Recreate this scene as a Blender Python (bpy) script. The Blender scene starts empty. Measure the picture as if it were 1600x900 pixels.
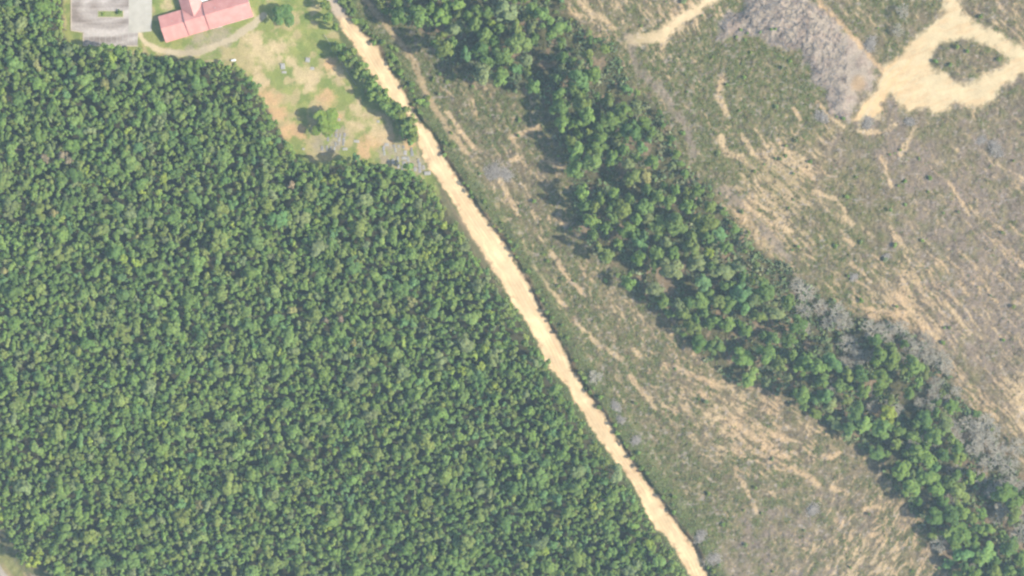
import bpy, math, random
import numpy as np

R = random.Random(7)
NR = np.random.default_rng(7)
M = 0.3                # metres per photo pixel (1600 x 900)
CAMH = 1000.0          # height the camera flies at
SUN_EL = math.radians(44)
SUN_V = np.array([0.975, -0.22])           # horizontal direction towards the sun
SUN_V = SUN_V / np.linalg.norm(SUN_V)

scn = bpy.context.scene
COL = scn.collection


# ------------------------------------------------------------------ helpers
def w_xy(u, v, z=0.0):
    s = M * (1.0 - z / CAMH)
    return (u - 800.0) * s, (450.0 - v) * s


_tabs = {}
def vnoise(x, y, seed):
    t = _tabs.get(seed)
    if t is None:
        t = _tabs[seed] = np.random.default_rng(1000 + seed).random((256, 256)).astype(np.float32)
    xi = np.floor(x); yi = np.floor(y)
    fx = (x - xi).astype(np.float32); fy = (y - yi).astype(np.float32)
    fx = fx * fx * (3 - 2 * fx); fy = fy * fy * (3 - 2 * fy)
    xi = xi.astype(np.int64) & 255; yi = yi.astype(np.int64) & 255
    x1 = (xi + 1) & 255; y1 = (yi + 1) & 255
    a = t[yi, xi]; b = t[yi, x1]; c = t[y1, xi]; d = t[y1, x1]
    return (a + (b - a) * fx) * (1 - fy) + (c + (d - c) * fx) * fy


def fbm(x, y, o, seed, g=0.5):
    s = 0.0; a = 1.0; n = 0.0
    for i in range(o):
        s = s + a * vnoise(x * (2.03 ** i) + 17.3 * i, y * (2.03 ** i) - 9.1 * i, seed * 8 + i)
        n += a; a *= g
    return s / n


def smooth(a, b, x):
    t = np.clip((x - a) / (b - a), 0, 1)
    return t * t * (3 - 2 * t)


def sd_poly(U, V, pts, margin=60.0):
    """signed distance in photo pixels, negative inside; 999 away from the polygon"""
    U = np.asarray(U, float); V = np.asarray(V, float)
    P = np.array(pts, float)
    out = np.full(U.shape, 999.0)
    m = (U > P[:, 0].min() - margin) & (U < P[:, 0].max() + margin) & (V > P[:, 1].min() - margin) & (V < P[:, 1].max() + margin)
    if not m.any():
        return out
    x = U[m]; y = V[m]
    d2 = np.full(x.shape, 1e12); ins = np.zeros(x.shape, bool)
    for i in range(len(P)):
        ax, ay = P[i]; bx, by = P[(i + 1) % len(P)]
        ex, ey = bx - ax, by - ay
        t = np.clip(((x - ax) * ex + (y - ay) * ey) / (ex * ex + ey * ey + 1e-9), 0, 1)
        d2 = np.minimum(d2, (x - ax - t * ex) ** 2 + (y - ay - t * ey) ** 2)
        if ay != by:
            c = ((ay > y) != (by > y)) & (x < (bx - ax) * (y - ay) / (by - ay) + ax)
            ins ^= c
    d = np.sqrt(d2)
    out[m] = np.where(ins, -d, d)
    return out


def d_line(U, V, pts, margin=40.0):
    U = np.asarray(U, float); V = np.asarray(V, float)
    P = np.array(pts, float)
    out = np.full(U.shape, 999.0)
    m = (U > P[:, 0].min() - margin) & (U < P[:, 0].max() + margin) & (V > P[:, 1].min() - margin) & (V < P[:, 1].max() + margin)
    if not m.any():
        return out
    x = U[m]; y = V[m]; d2 = np.full(x.shape, 1e12)
    for i in range(len(P) - 1):
        ax, ay = P[i]; bx, by = P[i + 1]; ex, ey = bx - ax, by - ay
        t = np.clip(((x - ax) * ex + (y - ay) * ey) / (ex * ex + ey * ey + 1e-9), 0, 1)
        d2 = np.minimum(d2, (x - ax - t * ex) ** 2 + (y - ay - t * ey) ** 2)
    out[m] = np.sqrt(d2)
    return out


def new_mesh(name, verts, faces, quads=True, smooth_f=False):
    """verts (N,3), faces (F,k) numpy"""
    me = bpy.data.meshes.new(name)
    verts = np.asarray(verts, np.float32); faces = np.asarray(faces, np.int32)
    k = faces.shape[1]
    me.vertices.add(len(verts)); me.vertices.foreach_set('co', verts.ravel())
    me.loops.add(faces.size); me.loops.foreach_set('vertex_index', faces.ravel())
    me.polygons.add(len(faces))
    me.polygons.foreach_set('loop_start', np.arange(0, faces.size, k, dtype=np.int32))
    if smooth_f:
        me.polygons.foreach_set('use_smooth', np.ones(len(faces), bool))
    me.update(calc_edges=True)
    return me


def set_col(me, name, rgb):
    a = me.color_attributes.new(name, 'FLOAT_COLOR', 'POINT')
    c = np.ones((len(me.vertices), 4), np.float32); c[:, :3] = rgb
    a.data.foreach_set('color', c.ravel())


def link(name, me, mat=None, parent=None):
    o = bpy.data.objects.new(name, me); COL.objects.link(o)
    if mat is not None and me is not None and not me.materials:
        me.materials.append(mat)
    if parent is not None:
        o.parent = parent
    return o


def tag(o, label=None, cat=None, group=None, kind=None):
    if label: o['label'] = label
    if cat: o['category'] = cat
    if group: o['group'] = group
    if kind: o['kind'] = kind
    return o


def empty(name, loc, rz=0.0):
    o = bpy.data.objects.new(name, None); COL.objects.link(o)
    o.location = loc; o.rotation_euler = (0, 0, rz); o.empty_display_size = 0.5
    return o


class PM:
    """small python mesh builder: n-gons allowed"""
    def __init__(s): s.v = []; s.f = []
    def poly(s, pts):
        i = len(s.v); s.v += [tuple(p) for p in pts]; s.f.append(tuple(range(i, i + len(pts))))
    def box(s, x0, x1, y0, y1, z0, z1):
        i = len(s.v)
        s.v += [(x0, y0, z0), (x1, y0, z0), (x1, y1, z0), (x0, y1, z0), (x0, y0, z1), (x1, y0, z1), (x1, y1, z1), (x0, y1, z1)]
        s.f += [tuple(i + k for k in q) for q in ((3, 2, 1, 0), (4, 5, 6, 7), (0, 1, 5, 4), (1, 2, 6, 5), (2, 3, 7, 6), (3, 0, 4, 7))]
    def tube(s, a, b, ra, rb, n=6, cap=True):
        a = np.array(a, float); b = np.array(b, float); d = b - a; d /= (np.linalg.norm(d) + 1e-9)
        t = np.array((0, 0, 1.)) if abs(d[2]) < .9 else np.array((1., 0, 0))
        p = np.cross(d, t); p /= np.linalg.norm(p); q = np.cross(d, p)
        i = len(s.v)
        for c, r in ((a, ra), (b, rb)):
            for k in range(n):
                w = 2 * math.pi * k / n
                s.v.append(tuple(c + r * (math.cos(w) * p + math.sin(w) * q)))
        for k in range(n):
            k2 = (k + 1) % n
            s.f.append((i + k, i + k2, i + n + k2, i + n + k))
        if cap:
            s.f.append(tuple(i + n + k for k in range(n)))
    def mesh(s, name, bevel=0.0):
        me = bpy.data.meshes.new(name); me.from_pydata(s.v, [], s.f); me.update()
        if bevel:
            import bmesh
            bm = bmesh.new(); bm.from_mesh(me)
            bmesh.ops.bevel(bm, geom=[e for e in bm.edges], offset=bevel, segments=2, affect='EDGES', profile=.5)
            bm.to_mesh(me); bm.free()
        return me
    def build(s, name, mat, parent=None, bevel=0.0):
        return link(name, s.mesh(name, bevel), mat, parent)


# ------------------------------------------------------------------ materials
def nt(name):
    m = bpy.data.materials.new(name); m.use_nodes = True
    t = m.node_tree; t.nodes.clear()
    return m, t, t.nodes, t.links


def ground_mat(name, fine=1.0, bump=0.25, rough=0.95, amp=.28):
    m, t, N, L = nt(name)
    out = N.new('ShaderNodeOutputMaterial'); b = N.new('ShaderNodeBsdfPrincipled')
    b.inputs['Roughness'].default_value = rough; b.inputs['Specular IOR Level'].default_value = 0.12
    at = N.new('ShaderNodeAttribute'); at.attribute_name = 'Col'
    tc = N.new('ShaderNodeTexCoord')
    n1 = N.new('ShaderNodeTexNoise'); n1.inputs['Scale'].default_value = 1.3 * fine; n1.inputs['Detail'].default_value = 6; n1.inputs['Roughness'].default_value = .65
    n2 = N.new('ShaderNodeTexNoise'); n2.inputs['Scale'].default_value = 0.21 * fine; n2.inputs['Detail'].default_value = 4
    L.new(tc.outputs['Object'], n1.inputs['Vector']); L.new(tc.outputs['Object'], n2.inputs['Vector'])
    r1 = N.new('ShaderNodeMapRange'); r1.inputs[1].default_value = .3; r1.inputs[2].default_value = .7; r1.inputs[3].default_value = 1 - amp; r1.inputs[4].default_value = 1 + amp
    r2 = N.new('ShaderNodeMapRange'); r2.inputs[1].default_value = .3; r2.inputs[2].default_value = .7; r2.inputs[3].default_value = .88; r2.inputs[4].default_value = 1.12
    L.new(n1.outputs[0], r1.inputs[0]); L.new(n2.outputs[0], r2.inputs[0])
    mu = N.new('ShaderNodeMath'); mu.operation = 'MULTIPLY'; L.new(r1.outputs[0], mu.inputs[0]); L.new(r2.outputs[0], mu.inputs[1])
    vm = N.new('ShaderNodeVectorMath'); vm.operation = 'SCALE'; L.new(at.outputs['Color'], vm.inputs[0]); L.new(mu.outputs[0], vm.inputs['Scale'])
    L.new(vm.outputs[0], b.inputs['Base Color'])
    bp = N.new('ShaderNodeBump'); bp.inputs['Strength'].default_value = bump; bp.inputs['Distance'].default_value = .3
    L.new(n1.outputs[0], bp.inputs['Height']); L.new(bp.outputs[0], b.inputs['Normal'])
    L.new(b.outputs[0], out.inputs[0])
    return m


def leaf_mat(name, source):
    """source 'object' reads the object's own colour, else the mesh's tint attribute; 'leaf' is a per-clump value"""
    m, t, N, L = nt(name)
    out = N.new('ShaderNodeOutputMaterial')
    if source == 'object':
        oi = N.new('ShaderNodeObjectInfo'); col = oi.outputs['Color']
    else:
        a = N.new('ShaderNodeAttribute'); a.attribute_name = 'tint'; col = a.outputs['Color']
    lf = N.new('ShaderNodeAttribute'); lf.attribute_name = 'leaf'
    sep = N.new('ShaderNodeSeparateColor'); L.new(lf.outputs['Color'], sep.inputs[0])
    r1 = N.new('ShaderNodeMapRange'); r1.inputs[3].default_value = .76; r1.inputs[4].default_value = 1.24
    L.new(sep.outputs[0], r1.inputs[0])
    vm = N.new('ShaderNodeVectorMath'); vm.operation = 'SCALE'; L.new(col, vm.inputs[0]); L.new(r1.outputs[0], vm.inputs['Scale'])
    hs = N.new('ShaderNodeHueSaturation')
    r2 = N.new('ShaderNodeMapRange'); r2.inputs[3].default_value = .485; r2.inputs[4].default_value = .515
    L.new(sep.outputs[1], r2.inputs[0]); L.new(r2.outputs[0], hs.inputs['Hue']); L.new(vm.outputs[0], hs.inputs['Color'])
    d = N.new('ShaderNodeBsdfDiffuse'); tr = N.new('ShaderNodeBsdfTranslucent'); mx = N.new('ShaderNodeMixShader')
    mx.inputs[0].default_value = .26
    L.new(hs.outputs[0], d.inputs[0]); L.new(hs.outputs[0], tr.inputs[0])
    L.new(d.outputs[0], mx.inputs[1]); L.new(tr.outputs[0], mx.inputs[2]); L.new(mx.outputs[0], out.inputs[0])
    return m


def plain_mat(name, rgb, rough=.8, var=.25, scale=3.0, spec=.2, metal=0.0, tint=False, bump=.15):
    m, t, N, L = nt(name)
    out = N.new('ShaderNodeOutputMaterial'); b = N.new('ShaderNodeBsdfPrincipled')
    b.inputs['Roughness'].default_value = rough; b.inputs['Specular IOR Level'].default_value = spec; b.inputs['Metallic'].default_value = metal
    tc = N.new('ShaderNodeTexCoord'); n = N.new('ShaderNodeTexNoise'); n.inputs['Scale'].default_value = scale; n.inputs['Detail'].default_value = 5
    L.new(tc.outputs['Object'], n.inputs['Vector'])
    r = N.new('ShaderNodeMapRange'); r.inputs[1].default_value = .3; r.inputs[2].default_value = .7; r.inputs[3].default_value = 1 - var; r.inputs[4].default_value = 1 + var
    L.new(n.outputs[0], r.inputs[0])
    vm = N.new('ShaderNodeVectorMath'); vm.operation = 'SCALE'; L.new(r.outputs[0], vm.inputs['Scale'])
    if tint:
        oi = N.new('ShaderNodeObjectInfo'); L.new(oi.outputs['Color'], vm.inputs[0])
    else:
        vm.inputs[0].default_value = rgb
    L.new(vm.outputs[0], b.inputs['Base Color'])
    if bump:
        bp = N.new('ShaderNodeBump'); bp.inputs['Strength'].default_value = bump; bp.inputs['Distance'].default_value = .05
        L.new(n.outputs[0], bp.inputs['Height']); L.new(bp.outputs[0], b.inputs['Normal'])
    L.new(b.outputs[0], out.inputs[0])
    return m


def roof_mat():
    """weathered red sheet metal with standing seams running up the slope and chalky blotches"""
    m, t, N, L = nt('red_roof_sheet')
    out = N.new('ShaderNodeOutputMaterial'); b = N.new('ShaderNodeBsdfPrincipled')
    b.inputs['Roughness'].default_value = .55; b.inputs['Specular IOR Level'].default_value = .35
    tc = N.new('ShaderNodeTexCoord'); mp = N.new('ShaderNodeMapping'); L.new(tc.outputs['UV'], mp.inputs[0])
    wv = N.new('ShaderNodeTexWave'); wv.bands_direction = 'X'; wv.inputs['Scale'].default_value = .55; wv.inputs['Distortion'].default_value = 0
    L.new(mp.outputs[0], wv.inputs['Vector'])
    n = N.new('ShaderNodeTexNoise'); n.inputs['Scale'].default_value = .35; n.inputs['Detail'].default_value = 6; L.new(tc.outputs['Object'], n.inputs['Vector'])
    cr = N.new('ShaderNodeValToRGB'); cr.color_ramp.elements[0].position = .35; cr.color_ramp.elements[0].color = ROOF_A
    cr.color_ramp.elements[1].position = .68; cr.color_ramp.elements[1].color = ROOF_B
    L.new(n.outputs[0], cr.inputs[0])
    r = N.new('ShaderNodeMapRange'); r.inputs[3].default_value = .9; r.inputs[4].default_value = 1.04; L.new(wv.outputs[1], r.inputs[0])
    vm = N.new('ShaderNodeVectorMath'); vm.operation = 'SCALE'; L.new(cr.outputs[0], vm.inputs[0]); L.new(r.outputs[0], vm.inputs['Scale'])
    L.new(vm.outputs[0], b.inputs['Base Color'])
    bp = N.new('ShaderNodeBump'); bp.inputs['Strength'].default_value = .25; bp.inputs['Distance'].default_value = .04
    L.new(wv.outputs[1], bp.inputs['Height']); L.new(bp.outputs[0], b.inputs['Normal'])
    L.new(b.outputs[0], out.inputs[0])
    return m


ROOF_A = (0.30, 0.125, 0.105, 1); ROOF_B = (0.35, 0.165, 0.14, 1)
MAT = dict(
    ground=ground_mat('cleared_ground', 1.0, .35),
    lawn=ground_mat('lawn_grass', 1.2, .3),
    road=ground_mat('sandy_road', .8, .1, .95, .10),
    leaf_o=leaf_mat('leaves', 'object'),
    leaf_t=leaf_mat('leaves_in_the_mass', 'tint'),
    bark=plain_mat('bark', (.13, .10, .075), .9, .3, 4),
    dead=plain_mat('bleached_dead_wood', (.20, .182, .142), .9, .2, 3),
    stick=leaf_mat('loose_sticks', 'tint'),
    roof=roof_mat(),
    wall=plain_mat('white_siding', (.42, .41, .38), .7, .06, 1),
    glass=plain_mat('dark_window_glass', (.03, .035, .04), .15, .1, 1, .5),
    white=plain_mat('white_paint', (.5, .5, .49), .5, .05, 2),
    metal=plain_mat('grey_metal', (.24, .25, .25), .5, .08, 3, .4),
    stone=plain_mat('pale_grave_stone', (.5, .49, .46), .85, .25, 2, tint=True),
    kerb=plain_mat('pale_kerb_concrete', (.25, .21, .155), .9, .15, 1.5),
    mark=plain_mat('faded_white_line', (.24, .235, .225), .85, .15, 2),
    fence=plain_mat('weathered_white_board', (.16, .17, .18), .8, .12, 2),
)

# ------------------------------------------------------------------ outlines traced in photo pixels
FOREST = [(-160, -140), (97, -140), (98, 0), (98, 50), (108, 72), (130, 74), (160, 72), (200, 76), (235, 84), (270, 92), (300, 95), (330, 95), (360, 100),
          (382, 110), (395, 125), (405, 145), (416, 165), (430, 190), (440, 208), (452, 228), (470, 252), (492, 262), (520, 250), (560, 248), (600, 256),
          (640, 266), (668, 284), (690, 314), (705, 344), (733, 382), (757, 420), (786, 460), (816, 510), (845, 560), (874, 605), (899, 645), (920, 680),
          (950, 720), (980, 760), (1004, 800), (1034, 840), (1058, 880), (1068, 900), (1150, 1040), (150, 1040), (95, 915), (75, 893), (40, 884), (26, 862), (12, 835), (-4, 808), (-60, 770), (-160, 690)]
BELT = [(560, -140), (578, 0), (600, 22), (640, 40), (668, 60), (690, 95), (735, 125), (785, 145), (835, 150), (862, 165), (868, 195), (872, 225), (888, 255), (893, 290), (897, 330), (905, 365),
        (935, 400), (968, 420), (985, 455), (1010, 478), (1040, 503), (1070, 528), (1095, 556), (1125, 583), (1150, 598), (1190, 605), (1230, 625), (1280, 655),
        (1315, 688), (1350, 700), (1375, 725), (1395, 760), (1425, 800), (1445, 830), (1465, 860), (1480, 900), (1540, 1040), (1780, 1040), (1700, 800), (1600, 735),
        (1585, 712), (1568, 685), (1540, 655), (1500, 628), (1488, 585), (1465, 548), (1430, 522), (1380, 502), (1330, 490), (1290, 466), (1262, 440), (1240, 420), (1200, 395), (1160, 362),
        (1140, 335), (1110, 292), (1070, 262), (1056, 220), (1042, 190), (1020, 160), (990, 130), (972, 100), (955, 65), (905, 40), (880, 0), (830, -140)]
ROAD_C = [(-140, 450, 480), (-60, 482, 508), (0, 512, 530), (30, 527, 548), (50, 538, 567), (75, 555, 590), (100, 570, 605), (125, 585, 622), (150, 605, 635), (165, 622, 641), (185, 641, 656), (200, 652, 669), (225, 655, 685), (250, 664, 697),
          (275, 679, 714), (300, 699, 731), (325, 714, 747), (350, 727, 766), (375, 741, 786), (400, 757, 801), (425, 772, 816), (450, 788, 830), (475, 803, 842), (500, 820, 855), (525, 835, 870),
          (550, 847, 885), (575, 858, 894), (600, 884, 911), (625, 898, 926), (650, 914, 946), (675, 928, 961), (700, 946, 975), (725, 964, 991), (750, 986, 1011), (775, 998, 1028), (800, 1010, 1046),
          (825, 1024, 1063), (850, 1049, 1083), (875, 1065, 1097), (900, 1077, 1106), (960, 1110, 1140), (1060, 1165, 1195)]
ROAD = [(a, v) for v, a, b in ROAD_C] + [(b, v) for v, a, b in reversed(ROAD_C)]
RC = np.array(ROAD_C, float)
def road_mid(V): return np.interp(V, RC[:, 0], (RC[:, 1] + RC[:, 2]) / 2)
LAWN = [(97, -140), (98, 0), (98, 50), (108, 75), (235, 88), (330, 100), (382, 115), (405, 150), (440, 212), (470, 258), (492, 268), (560, 254), (600, 260), (640, 270), (668, 290), (690, 310), (678, 276), (662, 250),
        (652, 226), (640, 200), (605, 160), (575, 120), (545, 85), (525, 50), (512, 10), (490, -60), (470, -140)]
TRACK = [(1478, -140), (1478, 0), (1475, 20), (1462, 34), (1440, 52), (1415, 76), (1398, 96), (1380, 106), (1376, 130), (1345, 168), (1333, 186), (1346, 192), (1372, 184), (1377, 160), (1392, 148), (1400, 152), (1406, 165), (1420, 172),
         (1450, 166), (1455, 178), (1480, 168), (1495, 160), (1530, 167), (1552, 152), (1560, 136), (1600, 114), (1700, 80), (1720, 60), (1640, 68), (1600, 76), (1575, 62), (1550, 49), (1522, 34), (1502, 20), (1496, 0), (1500, -140)]
ISLAND = [(1470, 68), (1460, 80), (1454, 98), (1457, 110), (1480, 114), (1490, 128), (1510, 133), (1527, 126), (1540, 115), (1560, 108), (1574, 100), (1580, 92), (1570, 85), (1560, 78), (1545, 71), (1520, 62), (1500, 59), (1490, 64)]
SLASH = [(1118, 32), (1150, 14), (1172, -20), (1185, -120), (1260, -120), (1268, 0), (1290, 18), (1312, 32), (1342, 64), (1370, 100), (1372, 122), (1352, 142), (1338, 165), (1325, 187), (1302, 176), (1291, 150), (1272, 124), (1248, 88), (1230, 77),
         (1200, 70), (1176, 62), (1146, 56), (1130, 66), (1120, 50)]
PATHS = [([(217, 50), (222, 60), (232, 70), (246, 77), (264, 82)], 5.5, (.66, .58, .40)),
         ([(262, 81), (285, 84), (310, 82), (335, 73), (360, 62), (382, 48), (400, 36), (412, 24)], 6.5, (.52, .47, .345))]
TRAIL = [(982, 60), (988, 85), (1003, 112), (1028, 135), (1050, 165), (1068, 195), (1076, 215), (1085, 250), (1108, 285), (1140, 300), (1165, 325), (1190, 355), (1215, 385), (1235, 405)]
SAND_TRACK2 = [(985, 62), (1010, 60), (1032, 58), (1050, 42), (1072, 24), (1095, 10), (1120, -8), (1180, -60)]
SAND_EDGE = [(1268, -30), (1282, 8), (1300, 22), (1320, 42), (1342, 66), (1360, 88), (1378, 108)]
SIDE_PATH = [(560, -20), (575, 5), (598, 35), (622, 62), (648, 100), (662, 138), (680, 170), (702, 205), (730, 238)]
WEST_PATH = [(668, 284), (690, 305), (705, 330), (722, 352), (737, 378), (752, 402), (768, 430), (780, 448)]
CORNER_ROAD = [(-160, 800), (-60, 838), (0, 881), (14, 902), (70, 1040), (-160, 1040)]
PARK = [(112, -40), (112, 47), (131, 50), (131, 70), (215, 71), (216, 51), (237, 49), (238, -40)]


# ------------------------------------------------------------------ terrain
def jitter(U, V, a=5.0, s=22.0):
    return U + a * 2 * (fbm(U / s, V / s, 3, 40) - .5), V + a * 2 * (fbm(U / s, V / s, 3, 41) - .5)


def terrain(U, V):
    U = np.asarray(U, float); V = np.asarray(V, float)
    Uj, Vj = jitter(U, V, 3, 18)
    sr = sd_poly(Uj, Vj, ROAD); lawn = smooth(8, -8, sd_poly(U, V, LAWN)); fo = smooth(0, -30, sd_poly(U, V, FOREST, 120))
    right = np.where(U > road_mid(V), 1.0, 0.0)
    z = 3.0 * (fbm(U / 320, V / 320, 3, 50) - .5) * (1 - .85 * lawn)
    clear = (1 - lawn) * (1 - fo) * smooth(0, 14, sr) * (.1 + .9 * smooth(-2, 9, np.maximum(sd_poly(U, V, TRACK), -sd_poly(U, V, ISLAND)))) * (.15 + .85 * smooth(5, 14, d_line(U, V, SAND_TRACK2)))
    clear = clear * (1 - .8 * smooth(0, -10, sd_poly(U, V, SLASH)) * smooth(1265, 1310, U))
    z = z + clear * (0.8 * (fbm(U / 9, V / 9, 3, 51) - .5) + .5 * (fbm(U / 4, V / 4, 2, 58) - .5) + .9 * (fbm(U / 40, V / 40, 3, 52) - .5))
    bank = smooth(-1, 5, sr) * (1 - smooth(12, 45, sr)) * right * (0.55 + 0.9 * fbm(U / 30, V / 30, 2, 53))
    z = z + 1.9 * bank * smooth(150, 190, V) + .8 * bank * (1 - smooth(150, 190, V))
    z = z - 0.35 * smooth(3, -4, sr)
    sl = sd_poly(Uj, Vj, SLASH)
    rough = np.clip((1330 - U) / 80, .25, 1)
    z = z + smooth(2, -26, sl) * (1.2 + 2.6 * rough * fbm(U / 26, V / 26, 4, 54))
    isl = sd_poly(Uj, Vj, ISLAND)
    z = z + 1.3 * smooth(1, -12, isl) * (.5 + fbm(U / 12, V / 12, 3, 55))
    far = np.maximum(np.abs(U - 800) - 1000, np.abs(V - 450) - 640)
    return z * (1 - smooth(0, 500, far))


def zat(u, v):
    return float(terrain(np.array([u]), np.array([v]))[0])


# ------------------------------------------------------------------ ground colour (what the soil and the low cover are made of)
def C(*c): return np.array(c, np.float32)
def mixc(col, c, f):
    return col + (np.asarray(c, np.float32) - col) * np.clip(f, 0, 1)[..., None].astype(np.float32)


G_BROWN = C(.185, .155, .105); G_MAUVE = C(.222, .186, .155); G_GREEN = C(.108, .140, .048); G_OLIVE = C(.150, .154, .068)
G_TAN = C(.52, .42, .265); G_ORANGE = C(.52, .40, .25); G_DARK = C(.085, .075, .055); G_ASH = C(.36, .322, .275)
# broad character of the cleared land: u, v, radius, (green, tan, mauve)
BLOBS = [(1050, 110, 90, .75, .35, 0), (1100, 200, 80, .8, .25, 0), (1180, 130, 70, .75, .1, 0), (1230, 190, 60, .55, .3, 0), (1240, 260, 70, .4, .75, .1), (1200, 340, 70, .45, .75, 0),
         (1290, 250, 40, .1, .5, .6), (1320, 330, 80, .5, .3, .1), (1300, 420, 80, .55, .35, 0), (1400, 270, 90, .15, .15, .7), (1520, 270, 110, .15, .12, .8), (1430, 370, 80, .25, .25, .7),
         (1500, 430, 90, .15, .3, .9), (1420, 460, 70, .3, .75, .3), (1560, 520, 90, .15, .2, .9), (1540, 600, 60, .3, .35, .3), (1590, 620, 40, 0, .8, .3), (1580, 370, 80, .2, .2, .8),
         (1040, 30, 45, 0, 1.1, .1), (1410, 50, 60, .35, .3, .4), (1340, 20, 50, .3, .5, .3), (1560, 20, 60, .3, .4, .4), (1510, 95, 50, .35, .1, .6), (1480, 190, 60, .3, .2, .5), (1580, 180, 60, .35, .1, .5),
         (990, 20, 60, .35, .5, .4), (1050, 15, 50, .1, .7, .5), (930, 15, 40, .2, .7, .2),
         (720, 150, 50, .3, .3, .4), (770, 185, 60, .6, .25, .1), (700, 230, 50, .2, .3, .5), (780, 250, 60, .15, .4, .6), (830, 320, 50, .2, .35, .3), (800, 380, 60, .45, .3, .2), (860, 430, 60, .4, .3, .3),
         (920, 470, 60, .3, .35, .4), (980, 530, 60, .35, .4, .3), (900, 540, 60, .65, .2, .1), (960, 610, 60, .55, .2, .2), (1060, 590, 60, .3, .55, .2), (1040, 650, 60, .35, .45, .3), (1130, 660, 60, .3, .55, .3), (1210, 690, 70, .3, .6, .2),
         (1020, 720, 70, .75, .1, 0), (1090, 740, 60, .5, .25, .2), (1100, 800, 60, .75, .1, .1), (1180, 770, 60, .5, .2, .4), (1260, 750, 60, .4, .35, .4), (1250, 830, 90, .25, .15, .9), (1340, 760, 60, .35, .35, .4),
         (1350, 850, 90, .3, .4, .6), (1200, 880, 80, .25, .2, .8), (1420, 880, 60, .4, .5, .2), (1320, 690, 40, .45, .4, 0), (630, 90, 40, .8, .1, 0), (680, 120, 40, .8, .1, 0), (660, 180, 30, .4, .3, .3)]
STREAKS = [([(1044, 42), (1038, 58), (1034, 74)], 6), ([(782, 280), (796, 312), (812, 338)], 5), ([(832, 415), (858, 450), (884, 480)], 4.5), ([(896, 498), (918, 520), (940, 545)], 4.5), ([(944, 543), (972, 562)], 6), ([(984, 588), (1004, 612), (1024, 640)], 5),
           ([(1105, 648), (1140, 660), (1178, 682), (1206, 704), (1232, 714)], 7.5), ([(1176, 660), (1205, 676), (1230, 690)], 6), ([(1236, 732), (1262, 744), (1280, 758)], 8), ([(1040, 568), (1075, 582), (1112, 600), (1140, 608)], 6.5),
           ([(1288, 712), (1300, 716), (1312, 706)], 6), ([(1150, 740), (1166, 765), (1182, 800)], 4.5), ([(1130, 120), (1122, 150), (1136, 178)], 8), ([(1126, 215), (1136, 240), (1160, 246)], 9), ([(1160, 318), (1190, 340), (1240, 362)], 5.5),
           ([(1168, 310), (1205, 330), (1232, 352)], 4), ([(1215, 218), (1240, 252), (1270, 278)], 5), ([(1270, 300), (1305, 310), (1322, 330)], 5), ([(1378, 245), (1386, 270), (1392, 290)], 4), ([(1320, 340), (1330, 350)], 7), ([(1322, 372), (1332, 382)], 6),
           ([(1390, 355), (1405, 378), (1416, 392)], 5), ([(1482, 284), (1500, 312), (1514, 334)], 3.5), ([(1330, 410), (1360, 440)], 4), ([(1400, 460), (1430, 490), (1448, 518)], 6.5), ([(1452, 494), (1470, 520)], 4.5), ([(1352, 482), (1400, 492), (1420, 488)], 5),
           ([(1478, 472), (1498, 500), (1516, 522)], 5), ([(1500, 440), (1512, 460)], 4.5), ([(1350, 868), (1332, 890), (1318, 910)], 5), ([(1385, 840), (1362, 880)], 4), ([(1300, 762), (1325, 770)], 6), ([(1370, 790), (1350, 795)], 5), ([(990, 545), (1000, 556)], 6),
           ([(1096, 612), (1104, 620)], 7), ([(700, 175), (720, 205), (742, 232)], 4.5), ([(800, 215), (828, 205), (842, 198)], 7), ([(800, 250), (816, 244)], 6), ([(860, 395), (878, 418)], 5), ([(876, 418), (896, 444), (915, 462)], 5),
           ([(870, 342), (884, 352)], 6), ([(850, 250), (880, 262)], 6), ([(905, 5), (925, 22), (945, 30), (958, 45)], 7), ([(875, 20), (910, 25)], 5), ([(1160, 210), (1178, 240)], 4), ([(1180, 200), (1200, 230)], 3.5), ([(1590, 610), (1600, 640)], 14), ([(1540, 640), (1560, 655)], 4),
           ([(1430, 200), (1418, 222), (1408, 240)], 6), ([(1340, 205), (1380, 206), (1400, 195)], 6), ([(1278, 160), (1292, 178), (1318, 198)], 5), ([(1200, 420), (1212, 430)], 7), ([(1240, 170), (1252, 186)], 4)]
SOIL_LAWN = [(415, 85, 26, 'p'), (440, 75, 16, 'p'), (395, 62, 14, 'p'), (420, 150, 18, 'o'), (436, 180, 12, 'o'), (445, 205, 14, 'o'), (408, 128, 12, 'p'), (530, 118, 15, 'p'), (516, 100, 10, 'o'), (512, 152, 14, 'o'), (490, 118, 12, 'p'), (470, 120, 18, 'p'), (545, 100, 8, 'p'),
             (580, 220, 16, 'o'), (605, 215, 14, 'o'), (570, 238, 10, 'o'), (470, 208, 12, 'o'), (500, 222, 16, 'm'), (528, 205, 12, 'm'), (522, 224, 12, 'm'), (625, 240, 22, 'm'), (650, 258, 16, 'm'), (600, 245, 14, 'm'), (560, 195, 14, 'p'), (635, 215, 10, 'o'), (530, 185, 6, 'o'),
             (340, 62, 22, 'm'), (300, 78, 12, 'm'), (262, 8, 9, 'p'), (555, 170, 14, 'p'), (590, 200, 20, 'p'), (455, 95, 10, 'p'), (480, 140, 10, 'p'), (310, 62, 12, 'm'), (395, 22, 8, 'p'), (640, 226, 10, 'o')]


def track_sd(U, V):
    a, b = jitter(U, V, 3, 9)
    return np.maximum(sd_poly(a, b, TRACK) + 11 * (fbm(U / 9, V / 9, 3, 59) - .5), 1 - sd_poly(a, b, ISLAND) + 6 * (fbm(U / 9, V / 9, 3, 59) - .5))


def road_sd(U, V):
    a, b = jitter(U, V, 3, 9)
    e = np.where(U > road_mid(V), 12.0, 6.0)
    return sd_poly(a, b, ROAD) + e * (fbm(U / 8, V / 6, 3, 57) - .42)


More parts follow.
